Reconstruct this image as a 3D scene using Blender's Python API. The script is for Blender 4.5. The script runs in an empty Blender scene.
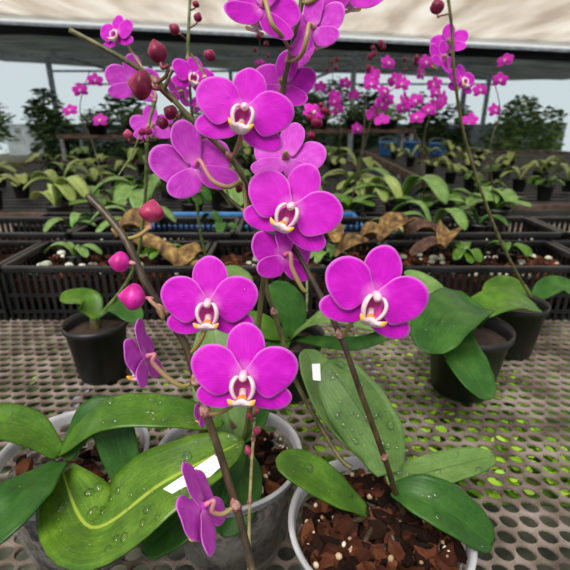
import bpy, math, random
from mathutils import Vector, Matrix, noise
R = random.Random(7)
C = bpy.context.scene.collection
PI = math.pi

# ---------------------------------------------------------------- camera frame
CAMZ = 1.20
PITCH = math.radians(21)
F = 447.0
CAM = Vector((0, 0, CAMZ))
RT = Vector((1, 0, 0)); FW = Vector((0, math.cos(PITCH), -math.sin(PITCH))); UP = Vector((0, math.sin(PITCH), math.cos(PITCH)))
BENCH = 0.78
def P(x, y, d):
    return CAM + FW*d + RT*((x-285)/F*d) + UP*((285-y)/F*d)
def G(x, y, z):
    r = FW + RT*((x-285)/F) + UP*((285-y)/F)
    return CAM + r*((z-CAMZ)/r.z)
def camdir(nx, ny, nz):                     # nz > 0 faces the viewer
    return (RT*nx + UP*ny - FW*nz).normalized()

# ---------------------------------------------------------------- tagging
def tag(o, label=None, cat=None, group=None, kind=None):
    if label: o['label'] = label
    if cat: o['category'] = cat
    if group: o['group'] = group
    if kind: o['kind'] = kind
    return o
def empty(name, loc, label=None, cat=None, group=None, rz=0):
    o = bpy.data.objects.new(name, None); C.objects.link(o)
    o.location = loc; o.rotation_euler = (0, 0, rz); o.empty_display_size = .02
    return tag(o, label, cat, group)
def copy_tree(o, parent=None):
    c = o.copy(); C.objects.link(c); c.parent = parent
    for ch in list(o.children): copy_tree(ch, c)
    return c

# ---------------------------------------------------------------- mesh builder
class MB:
    def __init__(s): s.v = []; s.f = []; s.m = []; s.uv = []; s.uv2 = []
    def add(s, vs, fs, mi=0, uv=None, uv2=None):
        b = len(s.v); s.v += [Vector(p) for p in vs]
        for f in fs: s.f.append([i+b for i in f]); s.m.append(mi)
        s.uv += uv if uv else [(0, 0)]*len(vs)
        s.uv2 += uv2 if uv2 else [(0, 0)]*len(vs)
    def box(s, c, size, mi=0, rot=None):
        x, y, z = size[0]/2, size[1]/2, size[2]/2
        vs = [Vector((a*x, b*y, d*z)) for a in (-1, 1) for b in (-1, 1) for d in (-1, 1)]
        if rot: vs = [rot @ p for p in vs]
        c = Vector(c)
        s.add([p+c for p in vs], [(0,1,3,2),(4,6,7,5),(0,4,5,1),(2,3,7,6),(0,2,6,4),(1,5,7,3)], mi)
    def bar(s, a, b, w, h=None, mi=0):
        a, b = Vector(a), Vector(b); h = h or w
        z = (b-a).normalized(); t = Vector((0,0,1)) if abs(z.z) < .9 else Vector((0,1,0))
        x = z.cross(t).normalized(); y = x.cross(z)
        s.box((a+b)/2, (w, h, (b-a).length), mi, Matrix((x, y, z)).transposed())
    def tube(s, pts, rad, n=10, mi=0, cap=True, flat=1.0, uvs=True):
        pts = [Vector(p) for p in pts]; k = len(pts)
        if not hasattr(rad, '__len__'): rad = [rad]*k
        T = [(pts[min(i+1, k-1)]-pts[max(i-1, 0)]).normalized() for i in range(k)]
        ref = Vector((0.3, .1, 1)).normalized()
        if abs(T[0].dot(ref)) > .9: ref = Vector((1, 0, 0))
        nx = (ref - T[0]*ref.dot(T[0])).normalized()
        vs = []; uv = []; L = 0
        for i in range(k):
            nx = (nx - T[i]*nx.dot(T[i])).normalized(); ny = T[i].cross(nx)
            for j in range(n):
                a = 2*PI*j/n
                vs.append(pts[i] + (nx*math.cos(a) + ny*math.sin(a)*flat)*rad[i]); uv.append((i/(k-1), j/n))
        fs = [(i*n+j, i*n+(j+1) % n, (i+1)*n+(j+1) % n, (i+1)*n+j) for i in range(k-1) for j in range(n)]
        if cap: fs += [tuple(range(n))[::-1], tuple((k-1)*n+j for j in range(n))]
        s.add(vs, fs, mi, uv, [(0, 0)]*len(vs))
    def lathe(s, prof, c=(0,0,0), n=32, mi=0, M=None, rfun=None):
        c = Vector(c); vs = []; uv = []
        for i, (r, z) in enumerate(prof):
            for j in range(n):
                a = 2*PI*j/n; rr = r*(rfun(a, i/(len(prof)-1)) if rfun else 1)
                p = Vector((rr*math.cos(a), rr*math.sin(a), z))
                if M: p = M @ p
                vs.append(p + c); uv.append((i/(len(prof)-1), j/n))
        fs = [(i*n+j, i*n+(j+1) % n, (i+1)*n+(j+1) % n, (i+1)*n+j) for i in range(len(prof)-1) for j in range(n)]
        s.add(vs, fs, mi, uv)
    def build(s, name, mats, parent=None, smooth=True, solid=0, origin=None):
        o0 = Vector(origin) if origin is not None else Vector((0,0,0))
        me = bpy.data.meshes.new(name)
        me.from_pydata([p-o0 for p in s.v], [], s.f)
        for m in (mats if isinstance(mats, (list, tuple)) else [mats]): me.materials.append(m)
        me.polygons.foreach_set('material_index', s.m)
        me.polygons.foreach_set('use_smooth', [smooth]*len(s.f))
        for nm, src in (('UVMap', s.uv), ('Edge', s.uv2)):
            l = me.uv_layers.new(name=nm); vi = [0]*len(me.loops); me.loops.foreach_get('vertex_index', vi)
            fl = []
            for i in vi: fl += [src[i][0], src[i][1]]
            l.data.foreach_set('uv', fl)
        me.update()
        o = bpy.data.objects.new(name, me); C.objects.link(o); o.parent = parent
        if solid:
            md = o.modifiers.new('thick', 'SOLIDIFY'); md.thickness = solid; md.offset = 0
        return o
def crom(pts, n=8, closed=False):
    pts = [Vector(p) for p in pts]; out = []; k = len(pts)
    for i in range(k if closed else k-1):
        if closed: a, b, c, d = pts[(i-1) % k], pts[i], pts[(i+1) % k], pts[(i+2) % k]
        else: a, b, c, d = pts[max(i-1, 0)], pts[i], pts[i+1], pts[min(i+2, k-1)]
        for j in range(n):
            t = j/n
            out.append(.5*((2*b)+(c-a)*t+(2*a-5*b+4*c-d)*t*t+(3*b-a-3*c+d)*t**3))
    if not closed: out.append(pts[-1].copy())
    return out

# ---------------------------------------------------------------- materials
def newmat(name):
    m = bpy.data.materials.new(name); m.use_nodes = True
    nt = m.node_tree; b = nt.nodes['Principled BSDF']; return m, nt, b
def node(nt, t, **k):
    n = nt.nodes.new(t)
    for a, v in k.items():
        if a in n.inputs: n.inputs[a].default_value = v
        else: setattr(n, a, v)
    return n
def ramp(nt, fac, stops):
    r = nt.nodes.new('ShaderNodeValToRGB'); e = r.color_ramp.elements
    while len(e) < len(stops): e.new(.5)
    for i, (p, c) in enumerate(stops): e[i].position = p; e[i].color = (*c, 1)
    nt.links.new(fac, r.inputs[0]); return r.outputs[0]
def mixc(nt, fac, a, b, mode='MIX'):
    m = nt.nodes.new('ShaderNodeMix'); m.data_type = 'RGBA'; m.blend_type = mode
    for s, v in ((m.inputs[0], fac), (m.inputs[6], a), (m.inputs[7], b)):
        if hasattr(v, 'is_linked'): nt.links.new(v, s)
        elif isinstance(v, (int, float)): s.default_value = v
        else: s.default_value = (*v, 1)
    return m.outputs[2]
def math_(nt, op, a, b=0.0, clamp=False):
    m = nt.nodes.new('ShaderNodeMath'); m.operation = op; m.use_clamp = clamp
    for s, v in ((m.inputs[0], a), (m.inputs[1], b)):
        if hasattr(v, 'is_linked'): nt.links.new(v, s)
        else: s.default_value = v
    return m.outputs[0]
def bump(nt, h, b, strength=.3, dist=.001):
    n = node(nt, 'ShaderNodeBump', Strength=strength, Distance=dist)
    nt.links.new(h, n.inputs['Height']); nt.links.new(n.outputs[0], b.inputs['Normal'])
def translu(nt, b, col, fac):
    out = nt.nodes['Material Output']; t = nt.nodes.new('ShaderNodeBsdfTranslucent')
    if hasattr(col, 'is_linked'): nt.links.new(col, t.inputs[0])
    else: t.inputs[0].default_value = (*col, 1)
    mx = nt.nodes.new('ShaderNodeMixShader'); mx.inputs[0].default_value = fac
    nt.links.new(b.outputs[0], mx.inputs[1]); nt.links.new(t.outputs[0], mx.inputs[2]); nt.links.new(mx.outputs[0], out.inputs[0])
def noisy(name, stops, scale=30, rough=.6, bmp=0, bd=.001, detail=4, stretch=None, spec=.5, island=0, tr=0):
    m, nt, b = newmat(name)
    tc = nt.nodes.new('ShaderNodeTexCoord'); v = tc.outputs['Object']
    if stretch:
        mp = node(nt, 'ShaderNodeMapping'); mp.inputs['Scale'].default_value = stretch; nt.links.new(v, mp.inputs[0]); v = mp.outputs[0]
    n = node(nt, 'ShaderNodeTexNoise', Scale=scale, Detail=detail); nt.links.new(v, n.inputs['Vector'])
    f = n.outputs[0]
    if island:
        g = nt.nodes.new('ShaderNodeNewGeometry')
        f = math_(nt, 'ADD', math_(nt, 'MULTIPLY', f, 1-island), math_(nt, 'MULTIPLY', g.outputs['Random Per Island'], island))
    c = ramp(nt, f, stops); nt.links.new(c, b.inputs['Base Color'])
    b.inputs['Roughness'].default_value = rough; b.inputs['Specular IOR Level'].default_value = spec
    if bmp: bump(nt, n.outputs[0], b, bmp, bd)
    if tr: translu(nt, b, c, tr)
    return m
def petal_mat(name, deep, mid, pale, tr=.25):
    m, nt, b = newmat(name)
    uv = node(nt, 'ShaderNodeUVMap'); uv.uv_map = 'UVMap'
    ed = node(nt, 'ShaderNodeUVMap'); ed.uv_map = 'Edge'
    sp = nt.nodes.new('ShaderNodeSeparateXYZ'); nt.links.new(uv.outputs[0], sp.inputs[0])
    se = nt.nodes.new('ShaderNodeSeparateXYZ'); nt.links.new(ed.outputs[0], se.inputs[0])
    ang = math_(nt, 'ARCTAN2', sp.outputs[1], sp.outputs[0])
    rad = math_(nt, 'SQRT', math_(nt, 'ADD', math_(nt, 'POWER', sp.outputs[0], 2.0), math_(nt, 'POWER', sp.outputs[1], 2.0)))
    cb = nt.nodes.new('ShaderNodeCombineXYZ')
    nt.links.new(math_(nt, 'MULTIPLY', ang, 13.0), cb.inputs[0]); nt.links.new(math_(nt, 'MULTIPLY', rad, 2.2), cb.inputs[1])
    vn = node(nt, 'ShaderNodeTexNoise', Scale=1.6, Detail=5); nt.links.new(cb.outputs[0], vn.inputs['Vector'])
    bn = node(nt, 'ShaderNodeTexNoise', Scale=3.0, Detail=2); nt.links.new(uv.outputs[0], bn.inputs['Vector'])
    base = ramp(nt, math_(nt, 'ADD', math_(nt, 'MULTIPLY', vn.outputs[0], .5), math_(nt, 'MULTIPLY', bn.outputs[0], .5)), [(.30, deep), (.52, mid), (.80, pale)])
    ctr = ramp(nt, math_(nt, 'ADD', rad, math_(nt, 'MULTIPLY', math_(nt, 'SUBTRACT', vn.outputs[0], .5), .35)), [(.10, (.55,.55,.55)), (.30, (.0,.0,.0))])
    base = mixc(nt, ctr, base, (.86, .34, .74))
    edge = ramp(nt, se.outputs[0], [(.0, (0,0,0)), (.90, (.0,.0,.0)), (.965, (.45,.45,.45)), (1, (.7,.7,.7))])
    c = mixc(nt, edge, base, (.86, .30, .82))
    nt.links.new(c, b.inputs['Base Color'])
    b.inputs['Roughness'].default_value = .55; b.inputs['Specular IOR Level'].default_value = .25
    b.inputs['Sheen Weight'].default_value = .12; b.inputs['Sheen Tint'].default_value = (1, .6, 1, 1)
    bump(nt, vn.outputs[0], b, .2, .0005)
    translu(nt, b, c, tr)
    return m
def leaf_mat(name, dark, mid, lite, mids, tr=.12, rough=.28, vein=(.05,.12,.02)):
    m, nt, b = newmat(name)
    uv = node(nt, 'ShaderNodeUVMap'); uv.uv_map = 'UVMap'
    sp = nt.nodes.new('ShaderNodeSeparateXYZ'); nt.links.new(uv.outputs[0], sp.inputs[0])
    mp = node(nt, 'ShaderNodeMapping'); mp.inputs['Scale'].default_value = (3, 26, 1); nt.links.new(uv.outputs[0], mp.inputs[0])
    st = node(nt, 'ShaderNodeTexNoise', Scale=1.2, Detail=3); nt.links.new(mp.outputs[0], st.inputs['Vector'])
    tc = nt.nodes.new('ShaderNodeTexCoord')
    bl = node(nt, 'ShaderNodeTexNoise', Scale=42, Detail=3); nt.links.new(tc.outputs['Object'], bl.inputs['Vector'])
    fi = node(nt, 'ShaderNodeTexNoise', Scale=420, Detail=2); nt.links.new(tc.outputs['Object'], fi.inputs['Vector'])
    f = math_(nt, 'ADD', math_(nt, 'MULTIPLY', st.outputs[0], .35), math_(nt, 'ADD', math_(nt, 'MULTIPLY', bl.outputs[0], .5), math_(nt, 'MULTIPLY', fi.outputs[0], .18)))
    c = ramp(nt, f, [(.36, dark), (.52, mid), (.68, lite)])
    d = math_(nt, 'ABSOLUTE', sp.outputs[1])
    mv = ramp(nt, d, [(0, (mids,)*3), (.035, (mids*.6,)*3), (.06, (0,0,0))])
    c = mixc(nt, mv, c, vein)
    nt.links.new(c, b.inputs['Base Color'])
    b.inputs['Roughness'].default_value = rough; b.inputs['Specular IOR Level'].default_value = .15 if 'dark' in name else .35
    bump(nt, f, b, .35, .0012)
    translu(nt, b, c, tr)
    return m
M = {}
M['petal'] = petal_mat('petal_magenta', (.50, .003, .44), (.64, .008, .57), (.74, .05, .68))
M['petal_hot'] = petal_mat('petal_hot_magenta', (.52, .002, .46), (.68, .005, .60), (.77, .04, .70))
M['petal_pale'] = petal_mat('petal_pale', (.58, .02, .54), (.72, .07, .68), (.83, .20, .79), .3)
M['petal_far'] = petal_mat('petal_far', (.50, .003, .36), (.72, .01, .52), (.85, .08, .65), .2)
M['lip_white'] = noisy('lip_white', [(.35, (.85, .50, .62)), (.55, (.90, .74, .74)), (.7, (.93, .86, .80))], 260, .4, tr=.15)
M['column'] = noisy('column_pink', [(.35, (.80, .35, .52)), (.55, (.88, .62, .66)), (.7, (.92, .80, .76))], 200, .35)
M['throat'] = noisy('throat', [(.35, (.30, .0, .14)), (.52, (.50, .01, .28)), (.62, (.75, .18, .50))], 500, .35)
M['orange'] = noisy('callus_orange', [(.4, (.80, .12, .01)), (.55, (.90, .38, .02)), (.7, (.75, .03, .02))], 700, .35)
M['yellow'] = noisy('lip_yellow', [(.4, (.90, .42, .03)), (.6, (.93, .62, .10))], 300, .4)
M['stem'] = noisy('stem_olive', [(.35, (.055, .05, .018)), (.5, (.10, .085, .028)), (.7, (.17, .15, .05))], 160, .45, .2, .0005, stretch=(1, 1, .3))
M['stem_dark'] = noisy('stem_brown', [(.35, (.028, .018, .010)), (.5, (.055, .034, .016)), (.7, (.10, .07, .03))], 160, .42, .2, .0005, stretch=(1, 1, .3))
M['stem_green'] = noisy('stem_green', [(.35, (.06, .085, .02)), (.5, (.12, .15, .04)), (.7, (.22, .24, .09))], 160, .45)
M['stem_straw'] = noisy('stem_straw', [(.35, (.22, .17, .06)), (.5, (.36, .30, .12)), (.7, (.48, .42, .2))], 160, .5)
M['bract'] = noisy('bract', [(.35, (.20, .06, .05)), (.5, (.38, .16, .13)), (.7, (.62, .42, .36))], 300, .5)
def grad_mat(name, a, b_):
    m, nt, b = newmat(name)
    uv = node(nt, 'ShaderNodeUVMap'); uv.uv_map = 'UVMap'; sp = nt.nodes.new('ShaderNodeSeparateXYZ'); nt.links.new(uv.outputs[0], sp.inputs[0])
    tc = nt.nodes.new('ShaderNodeTexCoord'); n = node(nt, 'ShaderNodeTexNoise', Scale=150, Detail=2); nt.links.new(tc.outputs['Object'], n.inputs['Vector'])
    f = math_(nt, 'ADD', sp.outputs[0], math_(nt, 'MULTIPLY', math_(nt, 'SUBTRACT', n.outputs[0], .5), .5))
    nt.links.new(ramp(nt, f, [(.05, a), (.75, b_)]), b.inputs['Base Color']); b.inputs['Roughness'].default_value = .42
    return m
M['pedicel'] = grad_mat('pedicel_pink_to_green', (.58, .17, .26), (.30, .26, .07))
M['pedicel_green'] = grad_mat('pedicel_green', (.42, .30, .13), (.27, .22, .06))
M['pedicel_red'] = grad_mat('pedicel_red', (.24, .025, .06), (.14, .06, .03))
M['bud'] = noisy('bud_crimson', [(.32, (.10, .004, .02)), (.5, (.19, .007, .045)), (.7, (.34, .03, .09))], 110, .42, .2, .0006, spec=.3)
M['bud_pink'] = noisy('bud_pink', [(.32, (.26, .012, .06)), (.5, (.42, .03, .11)), (.7, (.60, .12, .20))], 110, .42)
M['bud_hot'] = noisy('bud_hot', [(.32, (.40, .004, .15)), (.5, (.62, .01, .30)), (.7, (.8, .05, .45))], 90, .42)
M['leaf'] = leaf_mat('leaf_green', (.028, .085, .006), (.062, .155, .010), (.14, .28, .022), .5)
M['leaf_dark'] = leaf_mat('leaf_dark_green', (.018, .06, .012), (.035, .11, .018), (.07, .17, .03), .6)
M['leaf_yel'] = leaf_mat('leaf_green_yellow_rib', (.038, .10, .008), (.085, .185, .012), (.17, .31, .03), .9, vein=(.42, .52, .06))
M['leaf_gray'] = leaf_mat('leaf_grey_green', (.065, .14, .03), (.12, .225, .05), (.21, .34, .10), .7, rough=.45)
M['leaf_lime'] = leaf_mat('leaf_lime', (.25, .34, .08), (.40, .50, .14), (.55, .64, .26), .3, tr=.25)
M['leaf_back'] = leaf_mat('leaf_soft_green', (.09, .19, .045), (.17, .30, .075), (.28, .42, .13), .4, tr=.2, rough=.35)
M['dead'] = noisy('dead_leaf', [(.32, (.05, .025, .012)), (.5, (.22, .12, .035)), (.66, (.42, .27, .08))], 55, .75, .3, .002, tr=.15)
M['dead_dark'] = noisy('dead_leaf_dark', [(.32, (.03, .014, .008)), (.5, (.08, .035, .018)), (.7, (.2, .09, .045))], 60, .8)
M['bark'] = noisy('bark_chips', [(.2, (.003, .002, .001)), (.48, (.020, .007, .004)), (.66, (.075, .022, .010)), (.88, (.19, .075, .03))], 90, .8, .5, .002, island=.55, spec=.12)
M['pebble'] = noisy('pebbles', [(.25, (.30, .20, .10)), (.5, (.62, .48, .30)), (.75, (.80, .72, .58))], 90, .7, island=.7)
M['root'] = noisy('root_mass', [(.36, (.008, .005, .004)), (.44, (.05, .035, .03)), (.50, (.30, .25, .22)), (.54, (.07, .05, .04)), (.62, (.22, .20, .12)), (.7, (.03, .02, .015))], 48, .75, .6, .003, stretch=(1, 1, .6))
M['soil'] = noisy('dark_soil', [(.3, (.008, .005, .003)), (.7, (.05, .025, .014))], 80, .8, .6, .003)
def plain(name, col, rough=.5, spec=.5, metal=0):
    m, nt, b = newmat(name); b.inputs['Base Color'].default_value = (*col, 1); b.inputs['Roughness'].default_value = rough
    b.inputs['Specular IOR Level'].default_value = spec; b.inputs['Metallic'].default_value = metal
    return m
M['rim'] = noisy('pot_rim_plastic', [(.4, (.50, .50, .51)), (.6, (.66, .66, .67))], 30, .35, tr=.25)
def clear_pot():
    m, nt, b = newmat('pot_clear_plastic'); out = nt.nodes['Material Output']
    tc = nt.nodes.new('ShaderNodeTexCoord'); n = node(nt, 'ShaderNodeTexNoise', Scale=35, Detail=4); nt.links.new(tc.outputs['Object'], n.inputs['Vector'])
    b.inputs['Base Color'].default_value = (.46, .45, .43, 1); b.inputs['Roughness'].default_value = .3
    t = nt.nodes.new('ShaderNodeBsdfTransparent'); mx = nt.nodes.new('ShaderNodeMixShader')
    f = nt.nodes.new('ShaderNodeMapRange'); f.inputs[1].default_value = .35; f.inputs[2].default_value = .7; f.inputs[3].default_value = .04; f.inputs[4].default_value = .34
    nt.links.new(n.outputs[0], f.inputs[0]); nt.links.new(f.outputs[0], mx.inputs[0])
    nt.links.new(t.outputs[0], mx.inputs[1]); nt.links.new(b.outputs[0], mx.inputs[2]); nt.links.new(mx.outputs[0], out.inputs[0])
    return m
M['clear'] = clear_pot()
M['black'] = noisy('black_plastic', [(.4, (.004, .004, .004)), (.65, (.014, .013, .013))], 20, .45)
M['crate'] = noisy('crate_plastic', [(.4, (.004, .004, .004)), (.65, (.014, .014, .015))], 16, .4)
M['blue'] = noisy('blue_plastic', [(.4, (.035, .15, .42)), (.65, (.06, .24, .56))], 12, .35)
M['navy'] = noisy('navy_cloth', [(.4, (.006, .014, .05)), (.65, (.014, .03, .10))], 8, .7)
M['mesh'] = noisy('bench_mesh_plastic', [(.35, (.075, .055, .045)), (.5, (.16, .125, .10)), (.65, (.27, .22, .19))], 18, .6, .1, .001, spec=.25)
M['steel'] = noisy('grey_steel', [(.4, (.22, .24, .27)), (.6, (.36, .38, .41))], 12, .45)
M['steel_dark'] = noisy('dark_steel', [(.4, (.015, .016, .017)), (.6, (.04, .043, .045))], 12, .6)
M['rust'] = noisy('worn_board', [(.4, (.06, .035, .025)), (.6, (.16, .10, .075))], 12, .7)
M['ground'] = noisy('ground_gravel', [(.35, (.02, .022, .015)), (.5, (.06, .065, .04)), (.65, (.12, .12, .08))], 9, .9, .3, .01, detail=8)
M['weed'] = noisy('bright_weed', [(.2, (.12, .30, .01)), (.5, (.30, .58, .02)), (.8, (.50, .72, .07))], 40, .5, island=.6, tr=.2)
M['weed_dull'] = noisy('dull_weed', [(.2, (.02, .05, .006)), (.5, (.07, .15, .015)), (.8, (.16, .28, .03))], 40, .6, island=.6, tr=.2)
M['moss'] = noisy('moss_patch', [(.35, (.03, .07, .01)), (.5, (.10, .20, .02)), (.65, (.16, .12, .06))], 26, .9, .5, .004)
M['paper'] = plain('white_tag', (.85, .85, .86), .5)
M['ink'] = plain('faint_ink', (.42, .42, .45), .6)
M['sphag'] = noisy('pale_moss', [(.35, (.28, .30, .20)), (.5, (.52, .54, .42)), (.65, (.72, .73, .62))], 60, .9, island=.4)
M['foliage'] = noisy('foliage_dark', [(.2, (.02, .05, .015)), (.5, (.06, .12, .035)), (.8, (.15, .24, .08))], 5, .5, island=.6, tr=.2)
M['foliage_lite'] = noisy('foliage_light', [(.2, (.10, .19, .05)), (.5, (.22, .36, .11)), (.8, (.42, .55, .24))], 5, .5, island=.6, tr=.3)
M['wood'] = noisy('trunk', [(.4, (.04, .03, .02)), (.6, (.10, .08, .06))], 20, .9)
M['wall'] = noisy('back_wall', [(.4, (.22, .25, .26)), (.6, (.34, .38, .39))], 3, .8)
M['white'] = plain('white_plastic', (.75, .76, .76), .4)
def water():
    m, nt, b = newmat('water'); out = nt.nodes['Material Output']
    t = nt.nodes.new('ShaderNodeBsdfTransparent'); g = nt.nodes.new('ShaderNodeBsdfGlossy'); g.inputs['Roughness'].default_value = .06
    lw = nt.nodes.new('ShaderNodeFresnel'); lw.inputs[0].default_value = 1.33
    mx = nt.nodes.new('ShaderNodeMixShader'); nt.links.new(math_(nt, 'ADD', math_(nt, 'MULTIPLY', lw.outputs[0], .75), .02), mx.inputs[0]); nt.links.new(t.outputs[0], mx.inputs[1]); nt.links.new(g.outputs[0], mx.inputs[2])
    nt.links.new(mx.outputs[0], out.inputs[0]); return m
M['water'] = water()
def cloth(name, stops, k, scale=2.0, stretch=(1, 6, 1)):
    m, nt, b = newmat(name)
    tc = nt.nodes.new('ShaderNodeTexCoord'); mp = node(nt, 'ShaderNodeMapping'); mp.inputs['Scale'].default_value = stretch; mp.inputs['Rotation'].default_value = (0, 0, .35)
    nt.links.new(tc.outputs['Object'], mp.inputs[0])
    n = node(nt, 'ShaderNodeTexNoise', Scale=scale, Detail=6); nt.links.new(mp.outputs[0], n.inputs['Vector'])
    c = ramp(nt, n.outputs[0], stops); nt.links.new(c, b.inputs['Base Color']); b.inputs['Roughness'].default_value = .8
    translu(nt, b, c, k); return m
M['roof'] = cloth('roof_film', [(.34, (.70, .64, .57)), (.5, (.84, .79, .72)), (.66, (.94, .91, .86))], .8, 1.3, (2.4, .5, 1))
M['roof_hem'] = cloth('roof_hem', [(.3, (.92, .92, .90)), (.7, (.98, .98, .96))], .85, 1)
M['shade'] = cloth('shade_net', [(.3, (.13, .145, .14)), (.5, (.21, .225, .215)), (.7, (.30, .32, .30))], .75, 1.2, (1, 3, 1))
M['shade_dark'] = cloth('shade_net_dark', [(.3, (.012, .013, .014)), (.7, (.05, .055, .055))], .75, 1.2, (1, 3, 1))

# ---------------------------------------------------------------- flower
U = 55.0
OUT_PETAL = [(0,3),(-7,14),(-14,24),(-26,30),(-40,29),(-51,21),(-55,9),(-50,-5),(-40,-15),(-28,-22),(-19,-20),(-11,-12),(-3,-5)]
OUT_DORSAL = [(-8,2),(-14,12),(-19,27),(-17,41),(-9,50),(0,53),(9,50),(17,41),(20,27),(14,12),(8,2)]
OUT_LAT = [(2,-3),(-10,-2),(-22,-4),(-37,-9),(-48,-18),(-49,-27),(-41,-34),(-27,-36),(-13,-33),(-3,-26),(3,-12)]
def petal_mesh(mb, outline, mirror, zf, wob, seed, n=4, rings=8, sx=1, sy=1, mi=0):
    pts = [Vector((x/U*sx, y/U*sy, 0)) for x, y in outline]
    o = crom(pts, n, True); k = len(o)
    c = sum(o, Vector())/k; base = (o[0]+o[-n])/2
    c = c*.8 + base*.2
    vs = []; uv = []; e = []
    rr = random.Random(seed); ph = rr.uniform(0, 6); ph2 = rr.uniform(0, 6)
    for r in range(1, rings+1):
        s = r/rings
        for i, p in enumerate(o):
            q = c + (p-c)*s
            z = zf(q.x, q.y) + wob*s**3*(.6*math.sin(2*PI*2*i/k+ph)+.5*math.sin(2*PI*5*i/k+ph2))
            q = Vector((q.x, q.y, z)); vs.append(q); uv.append((q.x, q.y)); e.append((s, 0))
    ci = len(vs); z = zf(c.x, c.y); vs.append(Vector((c.x, c.y, z))); uv.append((c.x, c.y)); e.append((0, 0))
    fs = [(r*k+i, r*k+(i+1) % k, (r+1)*k+(i+1) % k, (r+1)*k+i) for r in range(rings-1) for i in range(k)]
    fs += [(ci, (i+1) % k, i) for i in range(k)]
    fs = [f[::-1] for f in fs]
    if mirror:
        vs = [Vector((-v.x, v.y, v.z)) for v in vs]; fs = [f[::-1] for f in fs]
    mb.add(vs, fs, mi, uv, e)
def flower_basis(pos, n, roll, s):
    n = n.normalized(); a = math.radians(roll)
    y = UP*math.cos(a) + RT*math.sin(a)
    y = (y - n*y.dot(n)).normalized(); x = y.cross(n)
    m = Matrix((x, y, n)).transposed().to_4x4()
    return Matrix.Translation(pos) @ m @ Matrix.Scale(s, 4)
def lip_parts(s_open=1.0):
    mb = MB()
    for sg in (-1, 1):     # side lobes
        pth = crom([(sg*.04,-.47,.12),(sg*.15,-.42,.20),(sg*.225,-.27,.25),(sg*.225,-.12,.27),(sg*.16,-.01,.22),(sg*.10,.0,.16)], 4)
        k = len(pth); mb.tube(pth, [.035+.028*math.sin(PI*i/(k-1)) for i in range(k)], 8, 0, flat=.7)
    # mid lobe: anchor-shaped plate
    ol = [(-.05,-.40),(-.14,-.44),(-.22,-.43),(-.29,-.385),(-.285,-.45),(-.22,-.53),(-.12,-.575),(0,-.585),(.12,-.575),(.22,-.53),(.285,-.45),(.29,-.385),(.22,-.43),(.14,-.44),(.05,-.40)]
    o = crom([(x, y, 0) for x, y in ol], 3, True); k = len(o); c = Vector((0, -.49, 0)); vs = []; fs = []
    def zz(x, y): return .30 + .10*abs(x)/.29 - .12*max(0, (-.5-y)/.08)
    for lay in (0, -.045):
        for r in (1, .66, .33):
            for p in o:
                q = c+(p-c)*r; vs.append(Vector((q.x, q.y, zz(q.x, q.y)+lay+(1-r)*.03*(1 if lay == 0 else -1))))
        vs.append(Vector((c.x, c.y, zz(c.x, c.y)+lay)))
    h = 3*k+1
    for b in (0, h):
        for r in (0, 1):
            for i in range(k):
                f = (b+r*k+i, b+r*k+(i+1) % k, b+(r+1)*k+(i+1) % k, b+(r+1)*k+i); fs.append(f if b == 0 else f[::-1])
        for i in range(k):
            f = (b+2*k+i, b+2*k+(i+1) % k, b+3*k); fs.append(f if b == 0 else f[::-1])
    for i in range(k): fs.append((i, h+i, h+(i+1) % k, (i+1) % k))
    b0 = len(mb.f); mb.add(vs, fs, 0)
    for j in range(b0, len(mb.f)):
        cx = sum(mb.v[i].x for i in mb.f[j])/len(mb.f[j])
        if abs(cx) > .20: mb.m[j] = 3
    # claw joining plate to the throat
    mb.tube([(0,-.30,.06),(0,-.42,.2),(0,-.5,.29)], [.10,.07,.07], 8, 0)
    # throat bowl
    vs = []; fs = []; n = 20
    for r in range(1, 6):
        s = r/5
        for i in range(n):
            a = 2*PI*i/n; vs.append((.20*s*math.cos(a), -.24+.23*s*math.sin(a), .02+.16*s*s))
    vs.append((0, -.24, .02))
    fs = [(r*n+i, r*n+(i+1) % n, (r+1)*n+(i+1) % n, (r+1)*n+i) for r in range(4) for i in range(n)] + [((i+1) % n, i, 5*n) for i in range(n)]
    mb.add(vs, fs, 1)
    for (x, y, r) in ((0,-.38,.055),(-.06,-.40,.045),(.06,-.40,.045),(0,-.43,.045)):
        prof = [(r*math.sin(PI*i/6)+.0005, -r*math.cos(PI*i/6)) for i in range(7)]
        mb.lathe(prof, (x, y, .22), 8, 2)
    mb.v = [Vector((v.x*.84, v.y*.92, v.z)) for v in mb.v]
    return mb
def column_mb():
    mb = MB()
    pth = [Vector((0,.03,-.02)), Vector((0,.03,.08)), Vector((0,.005,.17)), Vector((0,-.03,.24)), Vector((0,-.05,.275)), Vector((0,-.06,.29))]
    mb.tube(pth, [.07,.085,.092,.09,.065,.02], 12, 0)
    mb.lathe([(.001,-.035),(.03,-.02),(.036,0),(.03,.02),(.001,.035)], (0,-.05,.285), 8, 0)
    mb.v = [Vector((v.x*.85, v.y*.9+.01, v.z)) for v in mb.v]
    return mb
def zsep(x, y): d2 = x*x+y*y; return -.05 - .10*d2
def zpet(x, y): return .02 + .10*math.sqrt(x*x+y*y) - .17*(x*x+y*y) 
FCACHE = {}
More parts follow.
